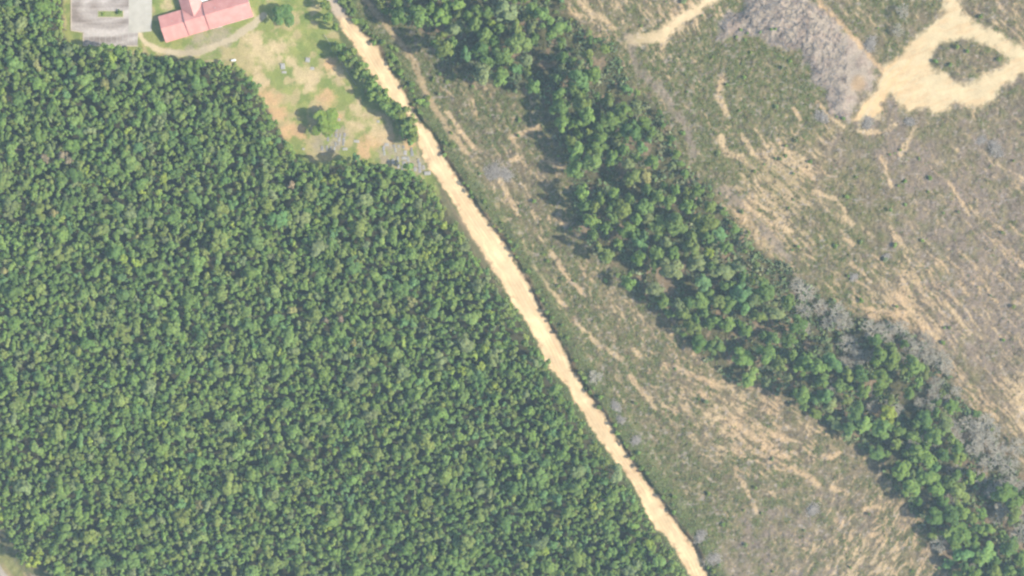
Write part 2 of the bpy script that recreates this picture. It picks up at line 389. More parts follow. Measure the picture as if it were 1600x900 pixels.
def ground_colour(U, V):
    U = np.asarray(U, float); V = np.asarray(V, float)
    Uj, Vj = jitter(U, V, 6, 26); Uf, Vf = jitter(U, V, 3, 9)
    col = np.broadcast_to(G_BROWN, U.shape + (3,)).astype(np.float32).copy()
    wsum = np.full(U.shape, .02); g = np.full(U.shape, .02 * .35); tn = np.full(U.shape, .02 * .3); mv = np.full(U.shape, .02 * .4)
    for bu, bv, br, bg, bt, bm in BLOBS:
        w = np.exp(-((Uj - bu) ** 2 + (Vj - bv) ** 2) / (br * .75) ** 2)
        wsum += w; g += w * bg; tn += w * bt; mv += w * bm
    g /= wsum; tn /= wsum; mv /= wsum

    def streak(deg, L, W, seed, o=4):
        t = math.radians(deg); c, s = math.cos(t), math.sin(t)
        return fbm((Uj * c + Vj * s) / L, (-Uj * s + Vj * c) / W, o, seed)
    wa = np.exp(-((U - 1200) ** 2 + (V - 320) ** 2) / 170 ** 2); wb = np.exp(-((U - 1500) ** 2 + (V - 430) ** 2) / 220 ** 2)
    wc = np.exp(-((U - 1340) ** 2 + (V - 870) ** 2) / 110 ** 2); wd = np.exp(-((U - 1150) ** 2 + (V - 660) ** 2) / 130 ** 2); we = np.exp(-((U - 850) ** 2 + (V - 350) ** 2) / 330 ** 2)
    ws = wa + wb + wc + wd + we + 1e-3
    wn = we / ws; tn = tn * (1 - .38 * wn); g = g + .30 * wn + .10 * wc
    st = (wa * streak(40, 34, 5, 60) + wb * streak(47, 36, 5, 61) + wc * streak(-58, 26, 5, 62) + wd * streak(30, 34, 6, 63) + (we + 1e-3) * streak(56, 34, 6, 64)) / ws
    st2 = (wa * streak(42, 24, 3, 82) + wb * streak(48, 24, 3, 83) + wc * streak(-58, 12, 3, 84) + wd * streak(32, 14, 3, 85) + (we + 1e-3) * streak(56, 14, 3, 86)) / ws
    big = fbm(U / 55, V / 55, 3, 65); med = fbm(U / 16, V / 16, 4, 66); fine = fbm(U / 5, V / 5, 4, 67, .6)
    med2 = fbm(U / 20, V / 20, 4, 68); fine2 = fbm(U / 4, V / 6, 3, 69, .6)
    col = mixc(col, G_MAUVE, smooth(.3, .62, mv * .75 + .6 * (med2 - .4) + .3 * (fine - .5)))
    col = mixc(col, G_OLIVE, .85 * smooth(.31, .56, .55 * g + .55 * med + .25 * (fine2 - .5)))
    col = mixc(col, G_GREEN, .9 * smooth(.36, .66, .75 * g + .6 * (med - .35) + .45 * (fine - .5) + .3 * (big - .5)))
    col = mixc(col, C(.28, .23, .15), .6 * smooth(.5, .64, .8 * fine2 + .25 * st + .12 * (tn - .3)))
    tt = smooth(.55, .75, st * .95 + .42 * (tn - .42) + .35 * (fine2 - .5) + .1 * (med2 - .5))
    tanc = G_TAN + (G_ORANGE - G_TAN) * smooth(.35, .65, big)[..., None].astype(np.float32)
    col = mixc(col, tanc, .92 * tt)
    col = mixc(col, tanc * .92, .9 * smooth(.57, .69, st2 + .42 * (tn - .38) + .12 * (st - .5)))
    col = mixc(col, C(.12, .10, .06), .72 * smooth(.57, .68, 1 - st2 - .05 + .05 * (g - .3)))
    col = mixc(col, C(.19, .175, .075), .32 * np.clip(wa, 0, 1) * smooth(.4, .6, med))
    for pts, wd_ in STREAKS:
        d = d_line(Uf, Vf, pts)
        col = mixc(col, tanc, .9 * smooth(wd_, wd_ * .25, d + 5 * (fine2 - .5) + 4 * (med - .5)))
    col = mixc(col, G_DARK, .75 * smooth(.62, .76, fbm(U / 7, V / 5, 4, 70, .6) + .05 * (g - .3)))
    col = mixc(col, C(.36, .335, .31), .6 * smooth(.66, .76, fbm(U / 6, V / 4, 3, 71)))
    # grass verge along both sides of the road
    sr = sd_poly(Uf, Vf, ROAD); right = U > road_mid(V)
    col = mixc(col, C(.10, .14, .05), np.where(right, .85, .8) * smooth(34, 12, sr + 20 * (med - .5)) * smooth(-2, 2, sr))
    d = d_line(Uf, Vf, SIDE_PATH); col = mixc(col, C(.40, .32, .20), .8 * smooth(6, 2.5, d + 6 * (fine - .5)))
    d = d_line(Uf, Vf, WEST_PATH, 60); col = mixc(col, C(.27, .215, .15), .85 * smooth(9, 4, d + 4 * (fine - .5)))
    d = d_line(Uf, Vf, TRAIL, 60); col = mixc(col, C(.25, .215, .18), .75 * smooth(10, 3, d + 10 * (fine - .5) + 14 * (med2 - .5)) * smooth(.38, .55, fbm(U / 28, V / 28, 2, 98) + .08))
    # red-brown patches on the bank to the right of the road
    col = mixc(col, C(.24, .135, .085), .7 * smooth(9, 2, sr) * right * smooth(.35, .6, med2) * smooth(-1, 1, sr))
    # woodland floor
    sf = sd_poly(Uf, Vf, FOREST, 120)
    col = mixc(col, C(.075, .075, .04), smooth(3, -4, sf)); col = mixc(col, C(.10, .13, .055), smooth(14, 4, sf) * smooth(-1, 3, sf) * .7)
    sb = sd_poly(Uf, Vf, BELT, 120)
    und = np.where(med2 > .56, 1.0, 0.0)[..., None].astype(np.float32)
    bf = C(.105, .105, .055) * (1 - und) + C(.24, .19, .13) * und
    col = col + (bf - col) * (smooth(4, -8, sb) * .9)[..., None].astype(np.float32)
    # lawn
    sl = sd_poly(Uf, Vf, LAWN); lw = smooth(2, -3, sl)
    lc = np.broadcast_to(C(.24, .30, .085), U.shape + (3,)).astype(np.float32).copy()
    lc = mixc(lc, C(.305, .345, .11), .9 * smooth(.42, .66, fbm(U / 30, V / 30, 4, 72)))
    lc = mixc(lc, C(.175, .25, .062), .8 * smooth(.52, .7, fbm(U / 12, V / 14, 4, 73)))
    lc = mixc(lc, C(.46, .40, .22), .8 * smooth(.56, .72, fbm(U / 14, V / 14, 4, 75) + .10 * smooth(70, 130, V)))
    for su, sv, r_, k in SOIL_LAWN:
        d = np.hypot((Uf - su) * .95, Vf - sv) / r_ + 1.7 * (med - .5) + 1.2 * (fine - .5)
        lc = mixc(lc, {'p': C(.58, .49, .30), 'o': C(.60, .42, .235), 'm': C(.38, .345, .26)}[k], .84 * smooth(1.3, .35, d + .6 * (fine2 - .5)))
    col = col + (lc - col) * lw[..., None].astype(np.float32)
    for pts, w_, c_ in PATHS:
        d = d_line(Uf, Vf, pts); col = mixc(col, C(*c_), .92 * smooth(w_, w_ - 3, d + 2.5 * (fine - .5)))
    # sand
    s1 = road_sd(U, V); rm = road_mid(V)
    ac = (U - rm) * .86
    rc = np.broadcast_to(C(0.733, 0.619, 0.405), U.shape + (3,)).astype(np.float32).copy()
    rc = mixc(rc, C(.76, .58, .36), .55 * smooth(.45, .65, streak(57, 60, 3.2, 76)))
    rc = mixc(rc, C(0.938, 0.812, 0.517), .7 * smooth(.5, .68, streak(57, 40, 5, 77)))
    for off_ in (-7.0, -2.5, 2.5, 7.0):
        rc = mixc(rc, C(.58, .43, .265), .75 * smooth(1.8, .3, np.abs(ac - off_ + 3 * (fbm(U / 60, V / 60, 2, 88) - .5))) * smooth(.35, .6, fbm(U / 30, V / 30, 2, 90)))
    rc = mixc(rc, C(0.67, 0.476, 0.28), .45 * smooth(-5, -1, s1))
    rc = mixc(rc, C(0.414, 0.280, 0.170), .6 * smooth(.62, .72, fbm(U / 9, V / 5, 3, 78)) * smooth(-9, -3, s1))
    rc = mixc(rc, C(0.469, 0.420, 0.354), .9 * smooth(34, 20, V))
    col = col + (rc - col) * smooth(2.2, -1.6, s1 + 2.5 * (fine - .5))[..., None].astype(np.float32)
    s2 = sd_poly(Uf, Vf, TRACK); s2b = sd_poly(Uf, Vf, ISLAND)
    tc = np.broadcast_to(C(0.636, 0.554, 0.365), U.shape + (3,)).astype(np.float32).copy()
    tc = mixc(tc, C(0.731, 0.538, 0.298), .8 * smooth(.45, .62, streak(-48, 40, 4, 79)) * smooth(1470, 1380, U))
    tc = mixc(tc, C(.62, .46, .27), .55 * smooth(.5, .66, streak(-20, 26, 3.5, 87)))
    tm = smooth(7, -5, track_sd(U, V) + 9 * (fine - .5) + 6 * (fine2 - .5))
    col = col + (tc - col) * tm[..., None].astype(np.float32)
    d = d_line(Uf, Vf, SAND_TRACK2); col = mixc(col, C(0.72, 0.60, 0.39), (.45 + .5 * smooth(985, 1065, U)) * smooth(13, 2, d + 12 * (fbm(U / 12, V / 7, 3, 89) - .5) + 6 * (fine - .5)))
    s3 = sd_poly(Uf, Vf, SLASH)
    ac_ = np.broadcast_to(G_ASH, U.shape + (3,)).astype(np.float32).copy()
    ac_ = mixc(ac_, C(.27, .22, .195), .8 * smooth(.5, .66, fbm(U / 10, V / 14, 4, 80)))
    ac_ = mixc(ac_, C(.41, .355, .31), .7 * smooth(.52, .68, fbm(U / 8, V / 8, 4, 81)))
    ac_ = mixc(ac_, C(.38, .28, .17), .8 * smooth(1.1, .4, np.hypot(Uf - 1340, Vf - 132) / 16 + .8 * (med - .5)))
    col = col + (ac_ - col) * smooth(4, -6, s3 + 30 * (fbm(U / 16, V / 16, 4, 93) - .47) + 6 * (fine - .5))[..., None].astype(np.float32)
    d = d_line(Uf, Vf, SAND_EDGE); col = mixc(col, C(.48, .36, .22), .85 * smooth(6, 2, d + 5 * (fine - .5)))
    s4 = sd_poly(Uf, Vf, CORNER_ROAD); col = mixc(col, C(.22, .24, .09), .9 * smooth(26, 18, s4)); col = mixc(col, C(.36, .29, .17), .6 * smooth(9, 4, s4) * smooth(.4, .6, med)); col = mixc(col, C(.42, .40, .36), smooth(1, -1, s4))
    return np.clip(col * C(.43, .392, .352), .012, .5)


xs_in = np.arange(-279.0, 279.1, .5); ys_in = np.arange(-174.0, 174.1, .5)
def stretch(a):
    ext = a[-1] + np.cumsum(4 * 1.35 ** np.arange(1, 20)); ext = ext[ext < 3000]
    ext = np.append(ext, 3000.0)
    return np.concatenate([-ext[::-1], a, ext])
xs = stretch(xs_in); ys = stretch(ys_in)
GX, GY = np.meshgrid(xs, ys)
GU = GX / M + 800; GV = 450 - GY / M
GZ = terrain(GU, GV)
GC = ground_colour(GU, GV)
far = smooth(0, 400, np.maximum(np.abs(GU - 800) - 1000, np.abs(GV - 450) - 620))
GC = GC + (C(.05, .07, .03) - GC) * far[..., None].astype(np.float32)
nx, ny = len(xs), len(ys)
idx = np.arange(nx * ny).reshape(ny, nx)
QF = np.stack([idx[:-1, :-1], idx[:-1, 1:], idx[1:, 1:], idx[1:, :-1]], -1).reshape(-1, 4)
GVERT = np.stack([GX, GY, GZ], -1).reshape(-1, 3)
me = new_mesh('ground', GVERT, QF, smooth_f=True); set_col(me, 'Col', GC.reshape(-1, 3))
tag(link('ground', me, MAT['ground']), 'rough cleared ground of brown soil, weeds and tan sand streaks', kind='structure')


def overlay(name, mask, lift, mat, label):
    """a sheet laid on the ground where mask (ny,nx) is true"""
    mc = mask[:-1, :-1] & mask[1:, :-1] & mask[:-1, 1:] & mask[1:, 1:]
    q = QF.reshape(ny - 1, nx - 1, 4)[mc]
    u, inv = np.unique(q, return_inverse=True)
    v = GVERT[u].copy(); v[:, 2] += lift
    me = new_mesh(name, v, inv.reshape(-1, 4), smooth_f=True); set_col(me, 'Col', GC.reshape(-1, 3)[u])
    return tag(link(name, me, mat), label, kind='structure')


JU, JV = jitter(GU, GV, 3, 9)
near = (np.abs(GU - 800) < 930) & (np.abs(GV - 450) < 580)
s_road = road_sd(GU, GV)
s_lawn = sd_poly(JU, JV, LAWN)
overlay('lawn', near & (s_lawn < -.5) & (s_road > 1) & (sd_poly(GU, GV, PARK) > -3), .012, MAT['lawn'], 'mown church lawn with worn sandy patches')
overlay('dirt_road', near & (s_road < 0), .02, MAT['road'], 'straight pale sand road between the forest and the cleared land')
overlay('sand_track', near & (track_sd(GU, GV) < 0), .02, MAT['road'], 'pale sand logging track looping round a weedy island')
overlay('logging_spur_track', near & (d_line(JU, JV, SAND_TRACK2) + 12 * (fbm(GU / 12, GV / 7, 3, 89) - .5) < 6), .016, MAT['road'], 'short pale sand spur track beside the grey slash heap')
overlay('gravel_path', near & ((d_line(JU, JV, PATHS[0][0]) < 4.5) | (d_line(JU, JV, PATHS[1][0]) < 5)), .03, MAT['road'], 'curving gravel path below the church')
overlay('paved_road', near & (sd_poly(JU, JV, CORNER_ROAD) < 0), .02, MAT['road'], 'pale paved road cutting the corner below the forest')

# ------------------------------------------------------------------ parking lot
def asphalt_mat():
    m, t, N, L = nt('worn_asphalt')
    out = N.new('ShaderNodeOutputMaterial'); b = N.new('ShaderNodeBsdfPrincipled'); b.inputs['Roughness'].default_value = .9; b.inputs['Specular IOR Level'].default_value = .2
    tc = N.new('ShaderNodeTexCoord')
    # worn wheel arcs round the island
    mp = N.new('ShaderNodeMapping'); mp.inputs['Rotation'].default_value = (0, 0, math.radians(-28)); mp.inputs['Scale'].default_value = (.045, .26, 1)
    L.new(tc.outputs['Object'], mp.inputs[0])
    n = N.new('ShaderNodeTexNoise'); n.inputs['Scale'].default_value = 1.0; n.inputs['Detail'].default_value = 5; n.inputs['Distortion'].default_value = .6; L.new(mp.outputs[0], n.inputs['Vector'])
    cr = N.new('ShaderNodeValToRGB'); e = cr.color_ramp.elements
    e[0].position = .33; e[0].color = (.11, .088, .074, 1); e[1].position = .66; e[1].color = (.235, .21, .188, 1)
    px_, py_ = w_xy(178, 2)
    m2 = N.new('ShaderNodeMapping'); m2.vector_type = 'TEXTURE'; m2.inputs['Location'].default_value = (px_, py_, 0); m2.inputs['Rotation'].default_value = (0, 0, math.radians(14)); m2.inputs['Scale'].default_value = (26, 15, 1000)
    L.new(tc.outputs['Object'], m2.inputs[0])
    wv = N.new('ShaderNodeTexWave'); wv.wave_type = 'RINGS'; wv.rings_direction = 'SPHERICAL'; wv.inputs['Scale'].default_value = .85; wv.inputs['Distortion'].default_value = 2.2; wv.inputs['Detail'].default_value = 3; wv.inputs['Detail Scale'].default_value = 1.6
    L.new(m2.outputs[0], wv.inputs['Vector'])
    mxf = N.new('ShaderNodeMix'); mxf.inputs[0].default_value = .15; L.new(n.outputs[0], mxf.inputs[2]); L.new(wv.outputs[1], mxf.inputs[3])
    L.new(mxf.outputs[0], cr.inputs[0])
    n2 = N.new('ShaderNodeTexNoise'); n2.inputs['Scale'].default_value = .9; n2.inputs['Detail'].default_value = 8; L.new(tc.outputs['Object'], n2.inputs['Vector'])
    r = N.new('ShaderNodeMapRange'); r.inputs[1].default_value = .3; r.inputs[2].default_value = .7; r.inputs[3].default_value = .86; r.inputs[4].default_value = 1.14; L.new(n2.outputs[0], r.inputs[0])
    vm = N.new('ShaderNodeVectorMath'); vm.operation = 'SCALE'; L.new(cr.outputs[0], vm.inputs[0]); L.new(r.outputs[0], vm.inputs['Scale'])
    L.new(vm.outputs[0], b.inputs['Base Color']); L.new(b.outputs[0], out.inputs[0])
    return m


ZP = zat(175, 30) + .12
def pz(u, v, z): x, y = w_xy(u, v); return (x, y, z)
pm = PM()
PARK_A = [(112, -40), (112, 47), (131, 50), (131, 70), (215, 71), (216, 51), (201, 50.5), (201, -40)]
pm.poly([pz(u, v, ZP) for u, v in reversed(PARK_A)])
tag(pm.build('parking_lot', asphalt_mat()), 'worn grey asphalt parking lot with pale wheel arcs', kind='structure')
pm = PM(); pm.poly([pz(u, v, ZP + .001) for u, v in reversed([(201.1, -40), (201.1, 50.5), (216.1, 51), (237, 49), (238, -40)])])
tag(pm.build('concrete_pavement', plain_mat('pale_concrete', (.218, .204, .172), .9, .1, .3, .15)), 'pale greenish concrete parking strip beside the asphalt', kind='structure')
pm = PM()
edge = [(111.2, -40), (111.2, 47.6), (130.2, 50.6), (130.2, 71), (215.6, 72)]
for (a, b), (c, d) in zip(edge[:-1], edge[1:]):
    ax, ay = w_xy(a, b); cx, cy = w_xy(c, d); l = math.hypot(cx - ax, cy - ay); nxx, nyy = -(cy - ay) / l * .22, (cx - ax) / l * .22
    z0, z1 = ZP - .3, ZP + .13
    i = len(pm.v)
    pm.v += [(ax - nxx, ay - nyy, z0), (cx - nxx, cy - nyy, z0), (cx + nxx, cy + nyy, z0), (ax + nxx, ay + nyy, z0), (ax - nxx, ay - nyy, z1), (cx - nxx, cy - nyy, z1), (cx + nxx, cy + nyy, z1), (ax + nxx, ay + nyy, z1)]
    pm.f += [tuple(i + k for k in q) for q in ((3, 2, 1, 0), (4, 5, 6, 7), (0, 1, 5, 4), (1, 2, 6, 5), (2, 3, 7, 6), (3, 0, 4, 7))]
tag(pm.build('kerb', MAT['kerb']), 'tan concrete kerb around the parking lot', kind='structure')
pm = PM()
for k in range(9):
    u = 138 + k * 9.0; x, y = w_xy(u, 60); pm.box(x - .06, x + .06, y - 2.3, y + 2.3, ZP + .004, ZP + .008)
for k in range(6):
    v = 4 + k * 8.6; x, y = w_xy(232, v); pm.box(x - 1.6, x + 1.6, y - .06, y + .06, ZP + .005, ZP + .009)
tag(pm.build('parking_markings', MAT['mark']), 'faded white parking stall lines', kind='structure')
ti = empty('traffic_island', (*w_xy(173, 22), ZP))
pm = PM(); pm.box(-6.1, 6.1, -1.6, 1.6, -.1, .15); pm.build('kerb_ring', MAT['kerb'], ti, .05)
gi = plain_mat('island_grass', (.10, .115, .035), .9, .3, 2); pm = PM(); pm.box(-5.85, 5.85, -1.35, 1.35, .1, .2); pm.build('grass_bed', gi, ti, .03)
tag(ti, 'narrow grassy traffic island in the middle of the parking lot', 'island')

# ------------------------------------------------------------------ church
AX = math.radians(16.5)
cx0, cy0 = w_xy(252, 45.5, 5)
ZC = zat(300, 40) - .05
church = empty('church', (cx0, cy0, ZC), AX)
tag(church, 'church with faded red metal roofs in three stepped wings', 'church')
def roofpart(name, x0, x1, hw, ez, rz_, t=.18):
    pm = PM(); e = .1
    # two slopes, each a thin slab, meeting at the ridge
    for s in (1, -1):
        top = [(x0, 0, rz_), (x1, 0, rz_), (x1, s * hw, ez), (x0, s * hw, ez)]
        bot = [(x, y, z - t) for x, y, z in top]
        q = top if s == -1 else top[::-1]
        pm.poly(q[::-1] if False else q)
        b_ = bot[::-1] if s == -1 else bot
        pm.poly(b_)
        for k in range(4):
            a, c = top[k], top[(k + 1) % 4]; a2, c2 = bot[k], bot[(k + 1) % 4]
            if k == 0: continue
            pm.poly([a, c, c2, a2] if s == 1 else [c, a, a2, c2])
    me = pm.mesh(name)
    uv = me.uv_layers.new(name='UVMap')
    for lp in me.loops:
        co = me.vertices[lp.vertex_index].co; uv.data[lp.index].uv = (co.x * 1.0, co.y)
    return link(name, me, MAT['roof'], church)
def wallpart(name, x0, x1, hw, ez, rz_, gable=True):
    pm = PM(); z0 = -.3; ez -= .22; rz_ -= .22
    for s in (1, -1):
        q = [(x0, s * hw, z0), (x1, s * hw, z0), (x1, s * hw, ez), (x0, s * hw, ez)]
        pm.poly(q if s == -1 else q[::-1])
    for x, s in ((x0, -1), (x1, 1)):
        q = [(x, -hw, z0), (x, hw, z0), (x, hw, ez), (x, 0, rz_), (x, -hw, ez)]
        pm.poly(q if s == 1 else q[::-1])
    return pm.build(name, MAT['wall'], church)
S_ = M
secs = [(0.0, 38.5 * S_, 6.4, 3.0, 6.0), (38.5 * S_, 72 * S_, 6.4, 3.5, 6.9), (72 * S_, 143 * S_, 6.5, 4.0, 7.7)]
for i, (a, b, hw, ez, rz_) in enumerate(secs):
    wallpart('wall', a + (.45 if i == 0 else 0), b - (.45 if i == 2 else .003), hw - .5, ez + .25, rz_)
    roofpart('roof', a, b - .004 if i < 2 else b, hw, ez, rz_)
# cross wing running up from the middle block
cw = 55 * S_
def cross(name_w, name_r):
    y0, y1, hw, ez, rz_ = 2.0, 26.0, 5.0, 3.6, 6.86
    pm = PM(); t = .18
    for s in (1, -1):
        top = [(cw, 1.0, rz_), (cw, y1, rz_), (cw + s * hw, y1, ez), (cw + s * hw, 6.0, ez)]
        bot = [(x, y, z - t) for x, y, z in top]
        pm.poly(top if s == 1 and False else (top[::-1] if s == 1 else top)); pm.poly(bot if s == 1 else bot[::-1])
        for k in (1, 2, 3):
            a, c = top[k], top[(k + 1) % 4]; a2, c2 = bot[k], bot[(k + 1) % 4]; pm.poly([a, c, c2, a2])
    me = pm.mesh(name_r); uv = me.uv_layers.new(name='UVMap')
    for lp in me.loops:
        co = me.vertices[lp.vertex_index].co; uv.data[lp.index].uv = (co.y, co.x)
    link(name_r, me, MAT['roof'], church)
    pm = PM(); hw -= .5; ez += .05; rz2 = rz_ - .25
    for s in (1, -1):
        pm.poly([(cw + s * hw, 5.9, -.3), (cw + s * hw, y1 - .4, -.3), (cw + s * hw, y1 - .4, ez), (cw + s * hw, 5.9, ez)])
    pm.poly([(cw - hw, y1 - .4, -.3), (cw + hw, y1 - .4, -.3), (cw + hw, y1 - .4, ez), (cw, y1 - .4, rz2), (cw - hw, y1 - .4, ez)])
    pm.build(name_w, MAT['wall'], church)
cross('wall', 'roof')
for x in (3, 7, 13.5, 17, 24, 28, 32, 36, 40):
    i = 0 if x < 11.5 else (1 if x < 21.6 else 2)
    yw = -(secs[i][2] - .5)
    pm = PM(); pm.box(x - .55, x + .55, yw - .06, yw + .02, 1.0, 2.4); f = pm.build('window', MAT['white'], church)
    pm = PM(); pm.box(x - .45, x + .45, yw - .075, yw - .05, 1.1, 2.3); pm.build('pane', MAT['glass'], f)
pm = PM(); pm.box(9.3, 10.4, -5.97, -5.86, 0, 2.15); dr = pm.build('door', plain_mat('brown_door', (.10, .055, .03), .5, .1, 2), church)
pm = PM(); pm.box(9.45, 9.55, -6.02, -5.96, 1.0, 1.1); pm.build('handle', MAT['metal'], dr)
pm = PM(); pm.box(cw + 5.0, cw + 8.2, 7.2, 9.4, 2.7, 2.86); pm.build('porch_canopy', MAT['white'], church, .03)
pm = PM(); pm.tube((27, 2.2, 6.3), (27, 2.2, 7.2), .16, .16, 10); pm.build('vent_pipe', MAT['metal'], church)
pm = PM(); pm.tube((6, 2.0, 4.9), (6, 2.0, 5.6), .14, .14, 10); pm.build('vent_pipe', MAT['metal'], church)
ac = empty('air_conditioner', (*w_xy(344, 41, 0), zat(344, 41)), AX)
pm = PM(); pm.box(-1.1, 1.1, -.7, .7, -.1, .1); pm.build('pad', MAT['kerb'], ac, .02)
pm = PM(); pm.box(-.75, .75, -.45, .45, .1, 1.05); pm.build('cabinet', MAT['metal'], ac, .04)
pm = PM(); pm.tube((0, 0, 1.05), (0, 0, 1.12), .36, .33, 16); pm.build('fan_grille', plain_mat('dark_grille', (.05, .05, .05), .6, .1, 5), ac)
tag(ac, 'grey air conditioner cabinet on a pad below the church', 'air conditioner')
pt = empty('gas_tank', (*w_xy(365, 94.5, 0), zat(365, 94) ), math.radians(8))
pm = PM(); n = 14
prof = [(-1.45, .02), (-1.38, .28), (-1.2, .5), (-.95, .6), (.95, .6), (1.2, .5), (1.38, .28), (1.45, .02)]
for x, r_ in prof:
    for k in range(n):
        w = 2 * math.pi * k / n; pm.v.append((x, r_ * math.cos(w), 1.0 + r_ * math.sin(w)))
for j in range(len(prof) - 1):
    for k in range(n):
        pm.f.append((j * n + k, j * n + (k + 1) % n, (j + 1) * n + (k + 1) % n, (j + 1) * n + k))
pm.build('tank_shell', MAT['white'], pt)
for x in (-.8, .8):
    pm = PM(); pm.box(x - .12, x + .12, -.45, .45, -.1, .5); pm.build('leg', MAT['metal'], pt, .02)
pm = PM(); pm.tube((0, 0, 1.58), (0, 0, 1.78), .2, .18, 12); pm.build('valve_dome', MAT['metal'], pt)
pt.scale = (.8, .8, .8)
tag(pt, 'small white tank at the shaded forest edge below the church', 'tank')

# ------------------------------------------------------------------ graves
def rz_pick(u): return math.radians(R.uniform(-8, 8))
GRAVES = []
for (u, v, w, l, nm) in [(442, 104, 2.0, 2.6, 'tomb'), (444, 113, 2.2, 1.0, 'low'), (481, 94, 2.0, 2.0, 'tomb'), (488, 107, 1.8, 1.2, 'low'), (530, 187, 1.0, .8, 'low'), (557, 221, 2.6, 1.1, 'low'), (591, 190, 1.4, 1.0, 'low'), (474, 233, 1.2, .9, 'low'), (539, 233, 2.4, 1.1, 'low'), (604, 226, 2.0, 1.2, 'low'), (668, 271, 3.0, 1.6, 'tomb'), (632, 247, 2.6, 1.2, 'low')]:
    GRAVES.append((u, v, w, l, nm, 0))
for i in range(5):
    for j in range(6):
        u = 508 + j * 6.2 - i * 1.0 + R.uniform(-1, 1); v = 204 + i * 7 + R.uniform(-1, 1)
        if u > 516 - (i - 1) * 8 and R.random() < .6 and not (u < 515 and v < 212):
            GRAVES.append((u, v, R.uniform(.8, 1.3), R.uniform(1.1, 2.2), 'low', 1))
for i in range(6):
    for j in range(9):
        u = 600 + j * 8.2 + i * 1.5 + R.uniform(-2.4, 2.4); v = 226 + i * 8 + j * 1.4 + R.uniform(-2.6, 2.6)
        if v > 222 + (u - 600) * .0 and u < 652 + (v - 240) * .75 and v < 252 + (u - 595) * .42 and R.random() < .62 and abs(u - 632) + abs(v - 247) > 8:
            GRAVES.append((u, v, R.uniform(.9, 1.6), R.uniform(1.1, 2.3), 'low', 2))
gmesh = {}
def grave_parts(nm):
    if nm in gmesh: return gmesh[nm]
    a = PM(); b = PM()
    if nm == 'tomb':
        a.box(-.5, .5, -.5, .5, -.1, .55); b.box(-.55, .55, .42, .54, .551, 1.15)
    else:
        a.box(-.5, .5, -.5, .5, -.1, .16); b.box(-.42, .42, .44, .56, -.1, .75)
    gmesh[nm] = (a.mesh('slab', .04), b.mesh('headstone', .03)); return gmesh[nm]
row_word = {0: 'apart on the church lawn', 1: 'in the plot below the lone tree', 2: 'in the plot beside the sand road'}
for k, (u, v, w, l, nm, plot) in enumerate(GRAVES):
    g = empty('grave', (*w_xy(u, v), zat(u, v) + .01), rz_pick(u)); g.scale = (w, l, 1)
    sh = R.uniform(.11, .18); c = (sh, sh * R.uniform(.93, 1.0), sh * R.uniform(.84, .97), 1)
    if plot == 0: c = (.18, .175, .16, 1)
    s_me, h_me = grave_parts(nm)
    for me_, n_ in ((s_me, 'slab'), (h_me, 'headstone')):
        o = link(n_, me_, MAT['stone'], g); o.color = c
    tone = 'pale' if sh > .155 or plot == 0 else ('grey' if sh > .13 else 'dark grey')
    tag(g, f"{tone} {'raised tomb' if nm == 'tomb' else 'grave slab'} {row_word[plot]}, {u/16:.0f}% across, {v/9:.0f}% down", 'grave', 'graves in the churchyard')

# ------------------------------------------------------------------ fence along the hedge
fpts = [(507, 55), (518, 72), (530, 92), (543, 112), (556, 132)]
fe = empty('fence', (*w_xy(*fpts[0]), zat(*fpts[0])))
ox, oy, oz = fe.location
for (a, b), (c, d) in zip(fpts[:-1], fpts[1:]):
    p = w_xy(a, b); q = w_xy(c, d); za = zat(a, b) - oz; zb = zat(c, d) - oz
    for h in (.55, 1.15):
        pm = PM(); pm.tube((p[0] - ox, p[1] - oy, za + h), (q[0] - ox, q[1] - oy, zb + h), .06, .06, 6); pm.build('rail', MAT['fence'], fe)
for t in np.linspace(0, 1, 13):
    u = np.interp(t * 4, range(5), [p[0] for p in fpts]); v = np.interp(t * 4, range(5), [p[1] for p in fpts])
    x, y = w_xy(u, v); z = zat(u, v) - oz
    pm = PM(); pm.box(x - ox - .08, x - ox + .08, y - oy - .08, y - oy + .08, z - .2, z + 1.3); pm.build('post', MAT['fence'], fe)
tag(fe, 'pale rail fence in the shade of the roadside hedge', 'fence')

# ------------------------------------------------------------------ leaves, crowns, trunks
def leaf_quads(P, Nn, size, rng):
    """irregular four-cornered leaf clumps at P facing Nn"""
    n = len(P)
    t = rng.normal(size=(n, 3)); a = np.cross(Nn, t); a /= np.linalg.norm(a, axis=1)[:, None] + 1e-9
    b = np.cross(Nn, a)
    out = np.empty((n, 4, 3))
    for k in range(4):
        w = math.pi / 2 * k + rng.uniform(-.45, .45, n); r_ = size * rng.uniform(.55, 1.2, n)
        out[:, k] = P + a * (np.cos(w) * r_)[:, None] + b * (np.sin(w) * r_)[:, None] + Nn * (rng.uniform(-.25, .25, n) * size)[:, None]
    return out.reshape(-1, 3)


